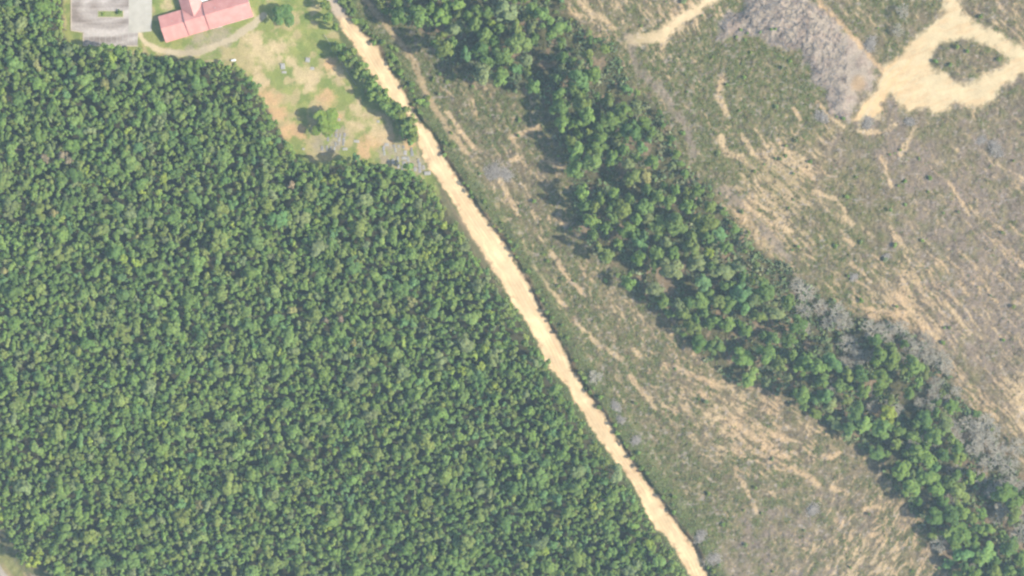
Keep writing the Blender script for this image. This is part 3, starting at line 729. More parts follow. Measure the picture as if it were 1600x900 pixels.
def crown(rng, rad, hz, zc, nl, n, size, down=-.35, spread=.62):
    """returns verts, leaf attribute (value, hue, -)"""
    ang = rng.uniform(0, 2 * math.pi, nl) ; rr = rad * spread * np.sqrt(rng.uniform(.08, 1, nl))
    rr[0] = 0
    cz = zc + hz * (1 - (rr / (rad * .85)) ** 2 * .9) * rng.uniform(.55, 1.0, nl) - hz * .45
    cen = np.stack([rr * np.cos(ang), rr * np.sin(ang), cz], 1)
    lr = rad * rng.uniform(.22, .44, nl)
    li = rng.choice(nl, n, p=lr ** 2 / (lr ** 2).sum())
    d = rng.normal(size=(n, 3)); d[:, 2] = np.abs(d[:, 2]) * np.where(rng.random(n) < .78, 1, -1) + .15
    d /= np.linalg.norm(d, axis=1)[:, None]
    P = cen[li] + d * (lr[li] * rng.uniform(.72, 1.08, n))[:, None]
    Nn = d * .8 + np.array([0, 0, .5]) + rng.normal(size=(n, 3)) * .28
    Nn /= np.linalg.norm(Nn, axis=1)[:, None]
    V_ = leaf_quads(P, Nn, size, rng)
    lobev = rng.uniform(.22, .78, nl)
    val = np.clip(lobev[li] + rng.uniform(-.3, .3, n), 0, 1); hue = rng.uniform(0, 1, n)
    at = np.repeat(np.stack([val, hue, val], 1), 4, 0)
    return V_, at


def crown_mesh(name, *a, **k):
    V_, at = crown(*a, **k)
    me = new_mesh(name, V_, np.arange(len(V_)).reshape(-1, 4)); set_col(me, 'leaf', at); me.materials.append(MAT['leaf_o'])
    return me


def trunk_mesh(rng, h, r0, rad, nb=5):
    pm = PM(); p = np.array((0, 0, -.4)); r_ = r0; seg = 4
    pts = [p]
    for k in range(seg):
        p = p + np.array((rng.uniform(-.12, .12), rng.uniform(-.12, .12), (h + .4) / seg)); pts.append(p)
        pm.tube(pts[-2], pts[-1], r_, r_ * .8, 7, k == seg - 1); r_ *= .8
    for k in range(nb):
        a = 2 * math.pi * (k + rng.uniform(-.3, .3)) / nb; s = pts[2] + (pts[4] - pts[2]) * rng.uniform(0, .8)
        e = s + np.array((math.cos(a) * rad * .55, math.sin(a) * rad * .55, h * rng.uniform(.12, .28)))
        pm.tube(s, e, r0 * .38, r0 * .12, 5, False)
    me = pm.mesh('trunk'); me.materials.append(MAT['bark'])
    return me


rngt = np.random.default_rng(3)
# unit trees: crown radius 1 m at height 1 is scaled per object; built at real size instead and scaled mildly
FT = []   # forest kinds: radius 3.4, total height 15
for k in range(10):
    FT.append((crown_mesh('crown', rngt, 3.4, 5.5, 12.0, 10, 460, .50, spread=.8), trunk_mesh(rngt, 12.5, .24, 3.2)))
BT = []   # belt kinds: radius 4.6, total height 17
for k in range(10):
    BT.append((crown_mesh('crown', rngt, 4.6, 7.5, 12.5, 15, 1000, .52, spread=.84), trunk_mesh(rngt, 13.5, .32, 4.2, 7)))
SH = []   # shrubs: radius 1.6, height 2.4
for k in range(8):
    SH.append((crown_mesh('foliage', rngt, 1.6, 1.8, 1.1, 7, 200, .27), trunk_mesh(rngt, 1.2, .06, 1.1, 4)))

TINT0 = {'dark green': (.068, .098, .040), 'mid green': (.092, .122, .046), 'olive green': (.112, .126, .050), 'yellow green': (.150, .168, .045), 'blue green': (.082, .126, .064),
         'grey green': (.112, .122, .070), 'bright green': (.112, .148, .054), 'tan leaved': (.165, .138, .075), 'pink leaved': (.18, .128, .115), 'lawn green': (.122, .148, .046)}
TINT = {k: tuple(f * x for f, x in zip((1.0, 1.12, .79), v)) for k, v in TINT0.items()}


def make_tree(kinds, name, u, v, rad_px, height, tint, label, cat, group=None, rng=R):
    """kinds: list of (crown, trunk, base radius, base height)"""
    ck, tk, r0, h0 = rng.choice(kinds)
    zb = zat(u, v); x, y = w_xy(u, v, height * .75 + zb)
    t = empty(name, (x, y, zb), rng.uniform(0, 6.28)); s = rad_px * M / r0
    t.scale = (s * 1.06, s * 1.06 * rng.uniform(.75, 1.25), height / h0)
    tag(t, label, cat, group)
    c = link('foliage' if ck.name.startswith('foliage') else 'crown', ck, None, t)
    b = rng.uniform(.85, 1.15); tc = TINT[tint]; c.color = (tc[0] * b * rng.uniform(.94, 1.06), tc[1] * b, tc[2] * b * rng.uniform(.9, 1.1), 1)
    link('stem' if ck.name.startswith('foliage') else 'trunk', tk, None, t)
    return t


FK = [(c, t, 3.4, 15.0) for c, t in FT]; BK = [(c, t, 4.6, 17.5) for c, t in BT]; SK = [(c, t, 1.6, 2.4) for c, t in SH]

# ------------------------------------------------------------------ placing the forest
class Darts:
    def __init__(s, cell=14): s.c = cell; s.g = {}; s.p = []
    def free(s, u, v, r, k=1.0):
        n = int(36 / s.c) + 1; cu, cv = int(u // s.c), int(v // s.c)
        for i in range(cu - n, cu + n + 1):
            for j in range(cv - n, cv + n + 1):
                for q in s.g.get((i, j), ()):
                    a = s.p[q]
                    if (a[0] - u) ** 2 + (a[1] - v) ** 2 < (k * (a[2] + r)) ** 2: return False
        return True
    def add(s, u, v, r, *rest):
        s.g.setdefault((int(u // s.c), int(v // s.c)), []).append(len(s.p)); s.p.append((u, v, r, *rest))


TALL = [(300, 100), (325, 103), (345, 108), (280, 97), (530, 258), (548, 256), (565, 256), (150, 84), (120, 90), (180, 84), (8, 822), (40, 888)]
SPECIAL = [(175, 90, 'yellow green', 8), (506, 282, 'yellow green', 6), (497, 328, 'yellow green', 6), (460, 381, 'yellow green', 6), (550, 396, 'yellow green', 6), (666, 397, 'yellow green', 8), (640, 383, 'yellow green', 6), (693, 352, 'yellow green', 8), (680, 338, 'yellow green', 7),
           (679, 389, 'yellow green', 6), (570, 454, 'yellow green', 6), (607, 603, 'yellow green', 7), (710, 600, 'bright green', 8), (773, 602, 'yellow green', 6), (740, 555, 'yellow green', 7), (757, 545, 'yellow green', 7), (750, 572, 'yellow green', 7), (722, 580, 'yellow green', 7),
           (577, 615, 'yellow green', 6), (437, 551, 'yellow green', 6), (620, 660, 'yellow green', 6), (363, 351, 'yellow green', 6), (255, 280, 'yellow green', 8), (247, 300, 'yellow green', 6), (135, 264, 'yellow green', 7), (95, 345, 'yellow green', 7), (170, 285, 'yellow green', 6),
           (393, 394, 'yellow green', 7), (72, 682, 'yellow green', 7), (80, 712, 'yellow green', 6), (378, 680, 'yellow green', 6), (262, 732, 'yellow green', 7), (243, 744, 'yellow green', 7), (312, 708, 'yellow green', 6), (264, 762, 'yellow green', 6), (160, 812, 'yellow green', 6), (45, 830, 'yellow green', 6),
           (60, 866, 'yellow green', 7), (57, 880, 'yellow green', 7), (4, 808, 'yellow green', 7), (925, 788, 'yellow green', 8), (810, 740, 'yellow green', 8), (1012, 848, 'yellow green', 9), (520, 282, 'yellow green', 6), (4, 145, 'yellow green', 6), (60, 100, 'tan leaved', 10),
           (120, 384, 'bright green', 8), (19, 358, 'bright green', 6), (192, 435, 'blue green', 8), (435, 340, 'blue green', 13), (520, 366, 'blue green', 8), (456, 608, 'blue green', 7), (516, 530, 'bright green', 7), (631, 505, 'blue green', 8), (186, 755, 'bright green', 8), (282, 788, 'blue green', 9),
           (345, 860, 'blue green', 10), (92, 888, 'bright green', 11), (872, 780, 'blue green', 9), (850, 722, 'blue green', 9), (830, 862, 'blue green', 9), (748, 655, 'blue green', 9), (165, 835, 'olive green', 8), (618, 552, 'olive green', 13), (90, 395, 'olive green', 14),
           (215, 370, 'tan leaved', 7), (642, 471, 'tan leaved', 8), (85, 333, 'tan leaved', 7), (8, 425, 'tan leaved', 7), (312, 790, 'tan leaved', 8), (552, 535, 'tan leaved', 7), (455, 484, 'tan leaved', 8), (164, 131, 'tan leaved', 8),
           (71, 248, 'pink leaved', 7), (98, 243, 'pink leaved', 7), (109, 252, 'pink leaved', 8), (509, 501, 'pink leaved', 6), (532, 499, 'pink leaved', 6), (456, 289, 'pink leaved', 7), (205, 335, 'grey green', 9), (960, 742, 'grey green', 15), (900, 735, 'grey green', 12)]
fp = np.array(FOREST, float)
def inside(poly):
    P = [(float(a), float(b)) for a, b in poly]
    def f(u, v):
        c = False; j = len(P) - 1
        for i in range(len(P)):
            if (P[i][1] > v) != (P[j][1] > v) and u < (P[j][0] - P[i][0]) * (v - P[i][1]) / (P[j][1] - P[i][1]) + P[i][0]: c = not c
            j = i
        return c
    return f
in_forest = inside(FOREST); in_belt = inside(BELT); in_slash = inside(SLASH); in_track = inside(TRACK); in_isl = inside(ISLAND); in_road = inside(ROAD); in_lawn = inside(LAWN)
FD = Darts()
for u, v, t, r in SPECIAL: FD.add(u, v, r, t, 'special')


def walk(poly, step):
    out = []
    for (a, b), (c, d) in zip(poly, poly[1:] + poly[:1]):
        l = math.hypot(c - a, d - b); n = max(1, int(l / step))
        for k in range(n): out.append((a + (c - a) * k / n, b + (d - b) * k / n, (d - b) / l, -(c - a) / l))
    return out
base_tint = ['mid green'] * 44 + ['olive green'] * 22 + ['dark green'] * 14 + ['grey green'] * 7 + ['blue green'] * 4 + ['bright green'] * 6 + ['yellow green'] * 1
# edge rows
for (u, v, nx_, ny_) in walk(FOREST, 13):
    if not (-60 < u < 1660 and -60 < v < 960): continue
    r = R.uniform(6.5, 10)
    for s in (1, -1):
        q = (u + s * nx_ * (r * .85 + R.uniform(-2, 2.5)), v + s * ny_ * (r * .85 + R.uniform(-2, 2.5)))
        if in_forest(*q):
            if FD.free(q[0], q[1], r, .72): FD.add(q[0], q[1], r, R.choice(base_tint), 'edge')
            break
# big crowns spread through the wood
n_big = 0
for _ in range(6000):
    u, v = R.uniform(0, 1070), R.uniform(0, 900)
    r = R.uniform(10, 14)
    if in_forest(u, v) and FD.free(u, v, r, .9) and all((u - a[0]) ** 2 + (v - a[1]) ** 2 > 38 ** 2 for a in FD.p if a[4] == 'big'):
        FD.add(u, v, r, R.choice(base_tint[:86]), 'big'); n_big += 1
    if n_big > 260: break
# all the rest
for _ in range(60000):
    u, v = R.uniform(-90, 1160), R.uniform(-90, 990)
    r = 5.2 + 5.6 * R.random() ** 1.6
    if R.random() < .97 and in_forest(u, v) and FD.free(u, v, r, .555): FD.add(u, v, r, R.choice(base_tint), 'fill')


def where_forest(u, v, kind):
    if kind == 'edge':
        if u < 108 and v < 75: return 'at the forest edge by the parking lot'
        if v < 108 and u < 235: return 'on the forest edge below the parking lot'
        if u < 395 and v < 130: return 'on the forest edge below the church'
        if u < 475 and v < 262: return 'on the forest edge beside the lawn'
        if v < 290 and u < 690: return 'on the forest edge below the graves'
        if u < 130 and v > 700: return 'on the forest corner beside the paved road'
        return 'on the forest edge along the sand road'
    return 'within the dense forest'
def size_word(r, big, small): return 'broad' if r > big else ('small' if r < small else 'middling')
used_lab = {}
def uniq(lab, u, v):
    s = f"{lab}, {u/16:.0f}% across, {max(v,0)/9:.0f}% down"
    if s in used_lab:
        s = f"{lab}, {u/16:.1f}% across, {max(v,0)/9:.1f}% down"
    used_lab[s] = 1
    return s


vis = lambda p: 2 < p[0] < 1598 and 2 < p[1] < 898
cands = [p for p in FD.p if vis(p)]
ind = [p for p in cands if p[4] == 'special']
ind += sorted([p for p in cands if p[4] in ('big', 'edge', 'fill')], key=lambda p: -p[2] - (1.2 if p[4] == 'edge' else 0))[:300 - len(ind)]
ind_set = set(id(p) for p in ind)
rest = [p for p in FD.p if id(p) not in ind_set]


def forest_height(p):
    return 11.0 + p[2] * .26 + R.uniform(-1.3, 1.3) + 6.0 * (float(fbm(np.array(p[0] / 34.0), np.array(p[1] / 34.0), 3, 97)) - .5) + (1.5 if p[4] in ('special', 'big') else 0) + (4.5 if any((p[0] - a) ** 2 + (p[1] - b) ** 2 < 20 ** 2 for a, b in TALL) else 0)


for p in ind:
    u, v, r, t, k = p
    make_tree(FK, 'forest_tree', u, v, r, forest_height(p), t, uniq(f"{size_word(r, 9.5, 6.6)} {t} tree {where_forest(u, v, k)}", u, v), 'tree', 'trees of the dense forest')

# the rest of the forest as one mass: crowns and trunks in one mesh
def tree_mass(name, trees, heights, arr, r0, h0, label):
    VV = []; LL = []; TT = []; tv = []; tf = []; nt_ = 0
    zz = terrain(np.array([p[0] for p in trees]), np.array([p[1] for p in trees]))
    for p, zb, h in zip(trees, zz, heights):
        u, v, r, t = p[:4]
        x, y = w_xy(u, v, h * .75 + zb); s = r * M / r0
        Va, La = arr[R.randrange(len(arr))]
        a = R.uniform(0, 6.28); ca, sa = math.cos(a), math.sin(a)
        o = np.empty_like(Va); o[:, 0] = (Va[:, 0] * ca - Va[:, 1] * sa) * s + x; o[:, 1] = (Va[:, 0] * sa + Va[:, 1] * ca) * s * R.uniform(.7, 1.3) + y; o[:, 2] = Va[:, 2] * h / h0 + zb
        VV.append(o.astype(np.float32)); LL.append(La.astype(np.float32))
        b = R.uniform(.9, 1.12); tc = TINT[t]
        TT.append(np.broadcast_to(np.array([tc[0] * b * R.uniform(.94, 1.06), tc[1] * b, tc[2] * b * R.uniform(.9, 1.1)], np.float32), (len(Va), 3)))
        for (zq, rq) in ((zb - .3, .2), (zb + h * .8, .09)):
            for w in range(4): tv.append((x + rq * math.cos(w * 1.5708), y + rq * math.sin(w * 1.5708), zq))
        for w in range(4): tf.append((nt_ + w, nt_ + (w + 1) % 4, nt_ + 4 + (w + 1) % 4, nt_ + 4 + w))
        nt_ += 8
    nl_ = sum(len(a) for a in VV)
    me = new_mesh(name, np.concatenate(VV + [np.array(tv, np.float32)]), np.concatenate([np.arange(nl_).reshape(-1, 4), np.array(tf) + nl_]))
    set_col(me, 'leaf', np.concatenate(LL + [np.full((nt_, 3), .5, np.float32)])); set_col(me, 'tint', np.concatenate(TT + [np.full((nt_, 3), (.11, .085, .065), np.float32)]))
    tag(link(name, me, MAT['leaf_t']), label, kind='stuff')


tree_mass('forest', rest, [forest_height(p) for p in rest], [crown(rngt, 3.4, 6.0, 12.0, 7, 230, .64, spread=.85) for _ in range(14)], 3.4, 15.0, 'dense unbroken mixed forest filling the land below the church')

# ------------------------------------------------------------------ belt of trees between the clearings
BD = Darts()
belt_tint = ['mid green'] * 36 + ['olive green'] * 20 + ['dark green'] * 18 + ['bright green'] * 9 + ['grey green'] * 9 + ['blue green'] * 5 + ['yellow green'] * 1
GAPS = [(800, 152, 26), (760, 128, 12), (715, 78, 12), (745, 92, 10), (1060, 165, 16), (950, 100, 10), (1300, 500, 34), (1325, 545, 30), (1390, 520, 24), (1440, 545, 26), (1470, 570, 20), (1400, 600, 22), (1210, 505, 14), (1420, 640, 20), (1530, 700, 34), (1560, 740, 30), (1540, 770, 20), (1240, 440, 26), (1560, 800, 22), (1030, 425, 12), (990, 300, 6), (1500, 660, 22), (1400, 800, 22), (1430, 850, 18), (1205, 565, 10), (1150, 490, 12), (640, 20, 12), (900, 60, 14), (960, 150, 8), (890, 125, 10)]
BSPEC = [(900, 235, 14, 'bright green', 19), (912, 300, 13, 'bright green', 20), (925, 345, 14, 'bright green', 18), (985, 440, 13, 'bright green', 14), (1020, 455, 14, 'grey green', 14), (1095, 470, 15, 'bright green', 15), (1140, 475, 15, 'mid green', 14), (960, 245, 15, 'bright green', 18), (880, 195, 13, 'bright green', 18), (1120, 540, 13, 'mid green', 13), (1160, 560, 15, 'bright green', 13), (1175, 590, 14, 'bright green', 12),
         (1250, 575, 13, 'bright green', 12), (1030, 350, 16, 'mid green', 16), (955, 190, 17, 'mid green', 17), (975, 175, 14, 'mid green', 17), (870, 45, 15, 'mid green', 15), (1090, 410, 16, 'grey green', 16), (1130, 420, 17, 'grey green', 15), (1410, 735, 16, 'bright green', 14), (1450, 745, 16, 'bright green', 14), (1425, 765, 14, 'bright green', 13), (1500, 840, 20, 'mid green', 13), (1540, 860, 18, 'bright green', 12), (1350, 660, 14, 'bright green', 13), (1380, 670, 15, 'mid green', 14), (990, 275, 15, 'olive green', 17), (1005, 275, 13, 'tan leaved', 16), (690, 25, 14, 'bright green', 15), (712, 45, 14, 'grey green', 15)]
for u, v, r, t, h in BSPEC: BD.add(u, v, r, t, h)
for _ in range(14000):
    u, v = R.uniform(540, 1690), R.uniform(-90, 990)
    if not in_belt(u, v): continue
    if any((u - a) ** 2 + (v - b) ** 2 < c * c for a, b, c in GAPS): continue
    hh = 19.5 if v < 420 else (16.0 if v < 620 else 13.0)
    r = R.choice([R.uniform(6.5, 10), R.uniform(9, 13), R.uniform(12, 17)])
    e = 11
    if not (in_belt(u + e, v - e * .5) and in_belt(u + e * .5, v + e)): r *= .72; hh *= .6
    if not in_belt(u - r * .7, v): continue
    east = not in_belt(u + 34, v - 12)
    if east and R.random() < .45 + .3 * (v > 450): continue
    if east: r *= R.uniform(.55, .9); hh *= R.uniform(.4, .8)
    if not in_belt(u - 24, v + 6): hh *= R.choice([.62, .8, 1.05, 1.18, 1.25])
    if float(fbm(np.array(u / 45.0), np.array(v / 45.0), 2, 99)) < .39: continue
    if BD.free(u, v, r, .74): BD.add(u, v, r, R.choice(belt_tint), hh * (.72 + .028 * r) + R.uniform(-1.5, 1.5))


def where_belt(u, v):
    if v < 150 and u < 720: return 'in the tree belt by the side path'
    if v < 150: return "in the tree belt's thick end"
    if v < 420 and u < 950: return "on the tree belt's shadowed edge"
    if v < 420: return 'in the tree belt along the trail'
    if v < 640: return 'in the middle of the tree belt'
    return "in the tree belt's thin end"
in_view = sorted([p for p in BD.p if vis(p)], key=lambda p: -p[2] - (5 if p in BSPEC else 0))
for (u, v, r, t, h) in in_view[:290]:
    make_tree(BK, 'broadleaf_tree', u, v, r, h, t, uniq(f"{size_word(r, 13, 9)} {t} tree {where_belt(u, v)}", u, v), 'tree', 'trees of the belt between the clearings')
b_ind = set(id(p) for p in in_view[:290]); b_rest = [p for p in BD.p if id(p) not in b_ind]
tree_mass('tree_belt', b_rest, [p[4] for p in b_rest], [crown(rngt, 4.6, 7.5, 12.5, 13, 560, .60, spread=.84) for _ in range(8)], 4.6, 17.5, 'lesser trees filling the belt between the big crowns')
print('forest individuals', len(ind), 'mass', len(rest), 'belt', len(BD.p))

# ------------------------------------------------------------------ lawn trees and the roadside hedge
make_tree(BK, 'lawn_tree', 441, 24, 17, 10.5, 'dark green', 'dark green lawn tree at the end of the church roof', 'tree')
make_tree(BK, 'lawn_tree', 505, 188, 23, 11.5, 'lawn green', 'lone bright green tree on the lawn above the graves', 'tree')
make_tree(SK, 'shrub', 187, 19, 5, 2.2, 'dark green', 'dark clipped shrub on the parking lot island', 'shrub')
make_tree(SK, 'shrub', 162, 22, 4, 1.4, 'yellow green', 'yellowish low shrub on the parking lot island', 'shrub')
HEDGE = [(508, 8, 9), (512, 26, 10), (524, 40, 7), (531, 72, 9), (541, 84, 9), (551, 95, 9), (549, 80, 7), (561, 107, 10), (571, 117, 9), (567, 100, 7), (580, 130, 10), (589, 143, 10), (585, 122, 7), (598, 152, 10), (607, 160, 10), (602, 142, 7), (617, 170, 11), (625, 181, 11), (633, 172, 8), (634, 192, 11), (641, 203, 11), (645, 188, 8), (645, 216, 9)]
HEDGE += [(u - 7 + R.uniform(-2, 2), v + 3 + R.uniform(-3, 3), r * .85) for u, v, r in HEDGE if v > 60]
for u, v, r in HEDGE:
    t = R.choice(['bright green', 'mid green', 'bright green', 'olive green'])
    make_tree(SK, 'hedge_tree', u, v, r * 1.2, R.uniform(9.5, 11.5), t, uniq(f"{t} hedge tree between lawn and sand road", u, v), 'tree', 'hedge trees between the lawn and the road')

# shrubs along the right edge of the road and scattered on the cleared land
SD = Darts(10)
for v in np.arange(0, 905, 5.0):
    e = float(np.interp(v, RC[:, 0], RC[:, 2])); dens = 2 if v < 170 else 1
    for _ in range(dens):
        if R.random() < (.9 if v < 170 else (2.6 * max(0, float(fbm(np.array(v / 26.0), np.array(3.3), 2, 100)) - .28) * (1 if v < 640 else .5))):
            r = R.uniform(3.0, 7.5 if v < 170 else 5.5); u = e + r * R.uniform(.1, .8) + abs(R.gauss(0, 8 if v > 170 else 12))
            vv = v + R.uniform(-3, 3)
            if SD.free(u, vv, r, .75) and not in_belt(u, vv): SD.add(u, vv, r, R.choice(['bright green', 'mid green', 'olive green', 'mid green']), 'road')
for _ in range(1500):
    u, v = R.uniform(640, 1600), R.uniform(0, 900)
    if in_belt(u, v) or in_forest(u, v) or in_lawn(u, v) or in_slash(u, v) or in_road(u, v) or u < road_mid(np.array(v)) + 22: continue
    if in_track(u, v) and not in_isl(u, v): continue
    r = R.uniform(2.4, 5.0); isl = in_isl(u, v)
    dens = .05 + .10 * (u < 1250) * (v < 420) + .12 * isl
    if R.random() < dens * 1.6 and SD.free(u, v, r, 1.0): SD.add(u, v, r, R.choice(['mid green', 'olive green', 'grey green', 'bright green']), 'field')
for (u, v) in [(1158, 46), (1168, 52), (1206, 46), (1212, 45), (1165, 62), (1188, 50)]: SD.add(u, v, 3.2, 'bright green', 'slash')
for (u, v) in [(1462, 96), (1496, 74), (1512, 80), (1560, 92)]: SD.add(u, v, 4.5, R.choice(['mid green', 'olive green']), 'field')
for (u, v, r, t, k) in SD.p:
    wh = {'road': 'on the bank above the sand road', 'field': 'on the weedy cleared land', 'slash': 'growing out of the grey slash heap'}[k]
    if in_isl(u, v): wh = 'on the island inside the track loop'
    make_tree(SK, 'shrub', u, v, r, r * M * R.uniform(1.2, 1.7), t, uniq(f"{t} shrub {wh}", u, v), 'shrub', 'shrubs on the cleared land and the road bank')

# ------------------------------------------------------------------ dead grey trees and brush piles
def dead_mesh(rng, h, spread):
    tr = PM(); br = PM()
    tr.tube((0, 0, -.3), (.1, .05, h), .22, .07, 7)
    def rec(p, d, l, r_, n):
        e = p + d * l; br.tube(p, e, r_, r_ * .6, 4, False)
        if n == 0: return
        for _ in range(4):
            dd = d + rng.normal(size=3) * .6; dd[2] = dd[2] * .6 + .1; dd /= np.linalg.norm(dd)
            rec(p + d * l * rng.uniform(.45, 1), dd, l * rng.uniform(.5, .8), r_ * .62, n - 1)
    for k in range(11):
        a = 2 * math.pi * k / 11 + rng.uniform(-.3, .3); z = h * rng.uniform(.35, .95)
        d = np.array((math.cos(a), math.sin(a), rng.uniform(.1, .6))); d /= np.linalg.norm(d)
        rec(np.array((.05, .02, z)), d, spread * rng.uniform(.35, .6), .13, 3)
    m1 = tr.mesh('trunk'); m1.materials.append(MAT['dead']); m2 = br.mesh('branches'); m2.materials.append(MAT['dead'])
    return m1, m2
DK = [dead_mesh(rngt, 7.0, 4.0) for _ in range(4)]
DEAD = [(1326, 538, 17, 7), (1310, 488, 15, 6), (1295, 505, 12, 6), (1342, 560, 12, 5), (1360, 556, 11, 5), (1385, 515, 15, 6), (1408, 512, 14, 6), (1436, 545, 15, 6), (1446, 528, 10, 5), (1470, 562, 15, 6), (1478, 575, 12, 5), (1300, 606, 12, 6), (1365, 635, 12, 6), (1390, 535, 10, 5), (1258, 515, 10, 5), (1282, 480, 12, 5),
        (1478, 660, 13, 5), (1492, 668, 12, 5), (1535, 690, 17, 6), (1552, 676, 14, 5), (1560, 705, 16, 6), (1576, 730, 16, 6), (1545, 722, 15, 6), (1520, 700, 14, 6), (1568, 760, 14, 6), (1585, 755, 14, 5), (1580, 800, 12, 5), (1530, 745, 12, 5), (1512, 660, 12, 5), (930, 588, 12, 3.5), (1410, 18, 12, 6), (1404, 48, 10, 5), (1360, 612, 9, 5), (1590, 700, 14, 5), (1480, 625, 9, 4), (1030, 452, 9, 6), (1505, 810, 10, 5)]
for _ in range(420):
    u, v = R.uniform(1240, 1598), R.uniform(440, 890)
    near_e = in_belt(u, v) and not in_belt(u + (62 if v > 600 else 42), v - 20) and R.random() < .62
    if (near_e or (in_belt(u, v) and 470 < v < 640 and u > 1290 and R.random() < .2) or (in_belt(u, v) and v > 600 and u > 1430 and R.random() < .22)) and all((u - a[0]) ** 2 + (v - a[1]) ** 2 > 15 ** 2 for a in DEAD): DEAD.append((u, v, R.uniform(10, 18), R.uniform(5, 8.5) if in_belt(u + 20, v - 8) else R.uniform(4.5, 6.5)))
for u, v, r, h in DEAD:
    a, b = R.choice(DK); zb = zat(u, v); x, y = w_xy(u, v, zb + h * .6)
    t = empty('dead_tree', (x, y, zb), R.uniform(0, 6.28)); s = r * M / 3.6; t.scale = (s, s, h / 7.0)
    link('trunk', a, None, t); link('branches', b, None, t)
    wh = 'beside the sand road' if u < 1000 else ('near the track loop' if v < 100 else 'at the bleached edge of the tree belt')
    tag(t, uniq(f"bare grey dead tree {wh}", u, v), 'dead tree', 'bare dead trees')


def sticks(pts, rng, lo, hi, thick, tilt, lift, direction=None):
    """thin four-sided sticks; returns verts, faces"""
    n = len(pts); L_ = rng.uniform(lo, hi, n); a = rng.uniform(0, math.pi, n) if direction is None else direction + rng.normal(0, .5, n)
    t = rng.normal(0, tilt, n); d = np.stack([np.cos(a) * np.cos(t), np.sin(a) * np.cos(t), np.sin(t)], 1)
    s = np.stack([-np.sin(a), np.cos(a), np.zeros(n)], 1); up = np.cross(d, s); w = rng.uniform(thick * .5, thick * 1.4, n)[:, None]
    c = pts + np.stack([np.zeros(n), np.zeros(n), rng.uniform(.05, lift, n)], 1); e = d * (L_ / 2)[:, None]
    V_ = np.stack([c - e + s * w, c - e + up * w, c - e - s * w, c + e + s * w * .6, c + e + up * w * .6, c + e - s * w * .6], 1).reshape(-1, 3)
    i = (np.arange(n) * 6)[:, None]
    F = np.concatenate([i + np.array([[0, 3, 4, 1]]), i + np.array([[1, 4, 5, 2]])])
    return V_, F
PILES = [(775, 268, 22, 10, 'beside a tan streak above the shadowed clearing'), (792, 276, 16, 7, 'lying below the larger pile in the clearing'), (962, 634, 9, 5, 'of pale sticks beside the sand road'), (970, 655, 7, 5, 'small and whitish beside the sand road'), (993, 688, 9, 5, 'alone on the green verge'), (1094, 838, 11, 7, 'beside the red bank of the sand road'), (1112, 872, 15, 10, 'spread wide beside the bottom of the sand road'),
         (1270, 796, 12, 6, 'with dark hollow in the lower clearing'), (1284, 182, 11, 5, 'at the foot of the grey slash heap'), (1356, 192, 11, 5, 'below the sand track tip'), (1422, 190, 8, 5, 'pale and compact below the track loop'), (1360, 68, 13, 6, 'dark and grey inside the cleared ground beside the track'), (1555, 232, 14, 6, 'pale heap alone in the mauve field'), (1534, 218, 9, 5, 'dark heap beside the pale one in the mauve field'), (1335, 433, 7, 6, 'long pale log pile above the belt'), (1385, 401, 6, 4, 'tiny white heap in the tan field')]
for u, v, r, h, words_ in PILES:
    n = int(r * 26); th_ = R.uniform(0, 3.14); q = NR.normal(size=(n, 2)) * .42 * r * M * np.array([1.25, .75]); q = q @ np.array([[math.cos(th_), math.sin(th_)], [-math.sin(th_), math.cos(th_)]]); rr = np.hypot(q[:, 0], q[:, 1]) / (r * M)
    pts = np.concatenate([q, (np.clip(1 - rr, 0, 1) * NR.uniform(0, 1.0, n))[:, None]], 1)
    pts[:, :2] = np.clip(pts[:, :2], -.85 * r * M, .85 * r * M); V_, F = sticks(pts, NR, .8, 3.0, .07, .3, .3)
    na = 18; rings = [(.0, .5), (.35, .38), (.62, .16), (.8, -.1)]
    cv = [(0, 0, .45)]; 
    for rf, hz_ in rings[1:]:
        for w_ in range(na):
            q_ = rf * r * M * NR.uniform(.45, 1.15); cv.append((q_ * math.cos(w_ * 2 * math.pi / na), q_ * math.sin(w_ * 2 * math.pi / na), hz_ + NR.uniform(-.05, .12)))
    cf = [(0, 1 + w_, 1 + (w_ + 1) % na, 1 + (w_ + 1) % na) for w_ in range(0)]
    for j in range(2):
        for w_ in range(na): cf.append((1 + j * na + w_, 1 + (j + 1) * na + w_, 1 + (j + 1) * na + (w_ + 1) % na, 1 + j * na + (w_ + 1) % na))
    for w_ in range(0, na, 2): cf.append((0, 1 + w_, 1 + w_ + 1, 1 + (w_ + 2) % na))
    nb_ = len(V_); V_ = np.concatenate([V_, np.array(cv)]); F = np.concatenate([F, np.array(cf) + nb_])
    me = new_mesh('brush_pile', V_, F); g = NR.uniform(.14, .30, n); tt_ = np.stack([g, g * .91, g * .80], 1)
    set_col(me, 'tint', np.concatenate([np.repeat(tt_, 6, 0), np.full((len(cv), 3), (.125, .11, .08))])); set_col(me, 'leaf', np.full((len(V_), 3), .5))
    o = link('brush_pile', me, MAT['stick']); x, y = w_xy(u, v); o.location = (x, y, zat(u, v))
    tag(o, f'grey brush pile {words_}', 'brush pile', 'brush piles on the cleared land')

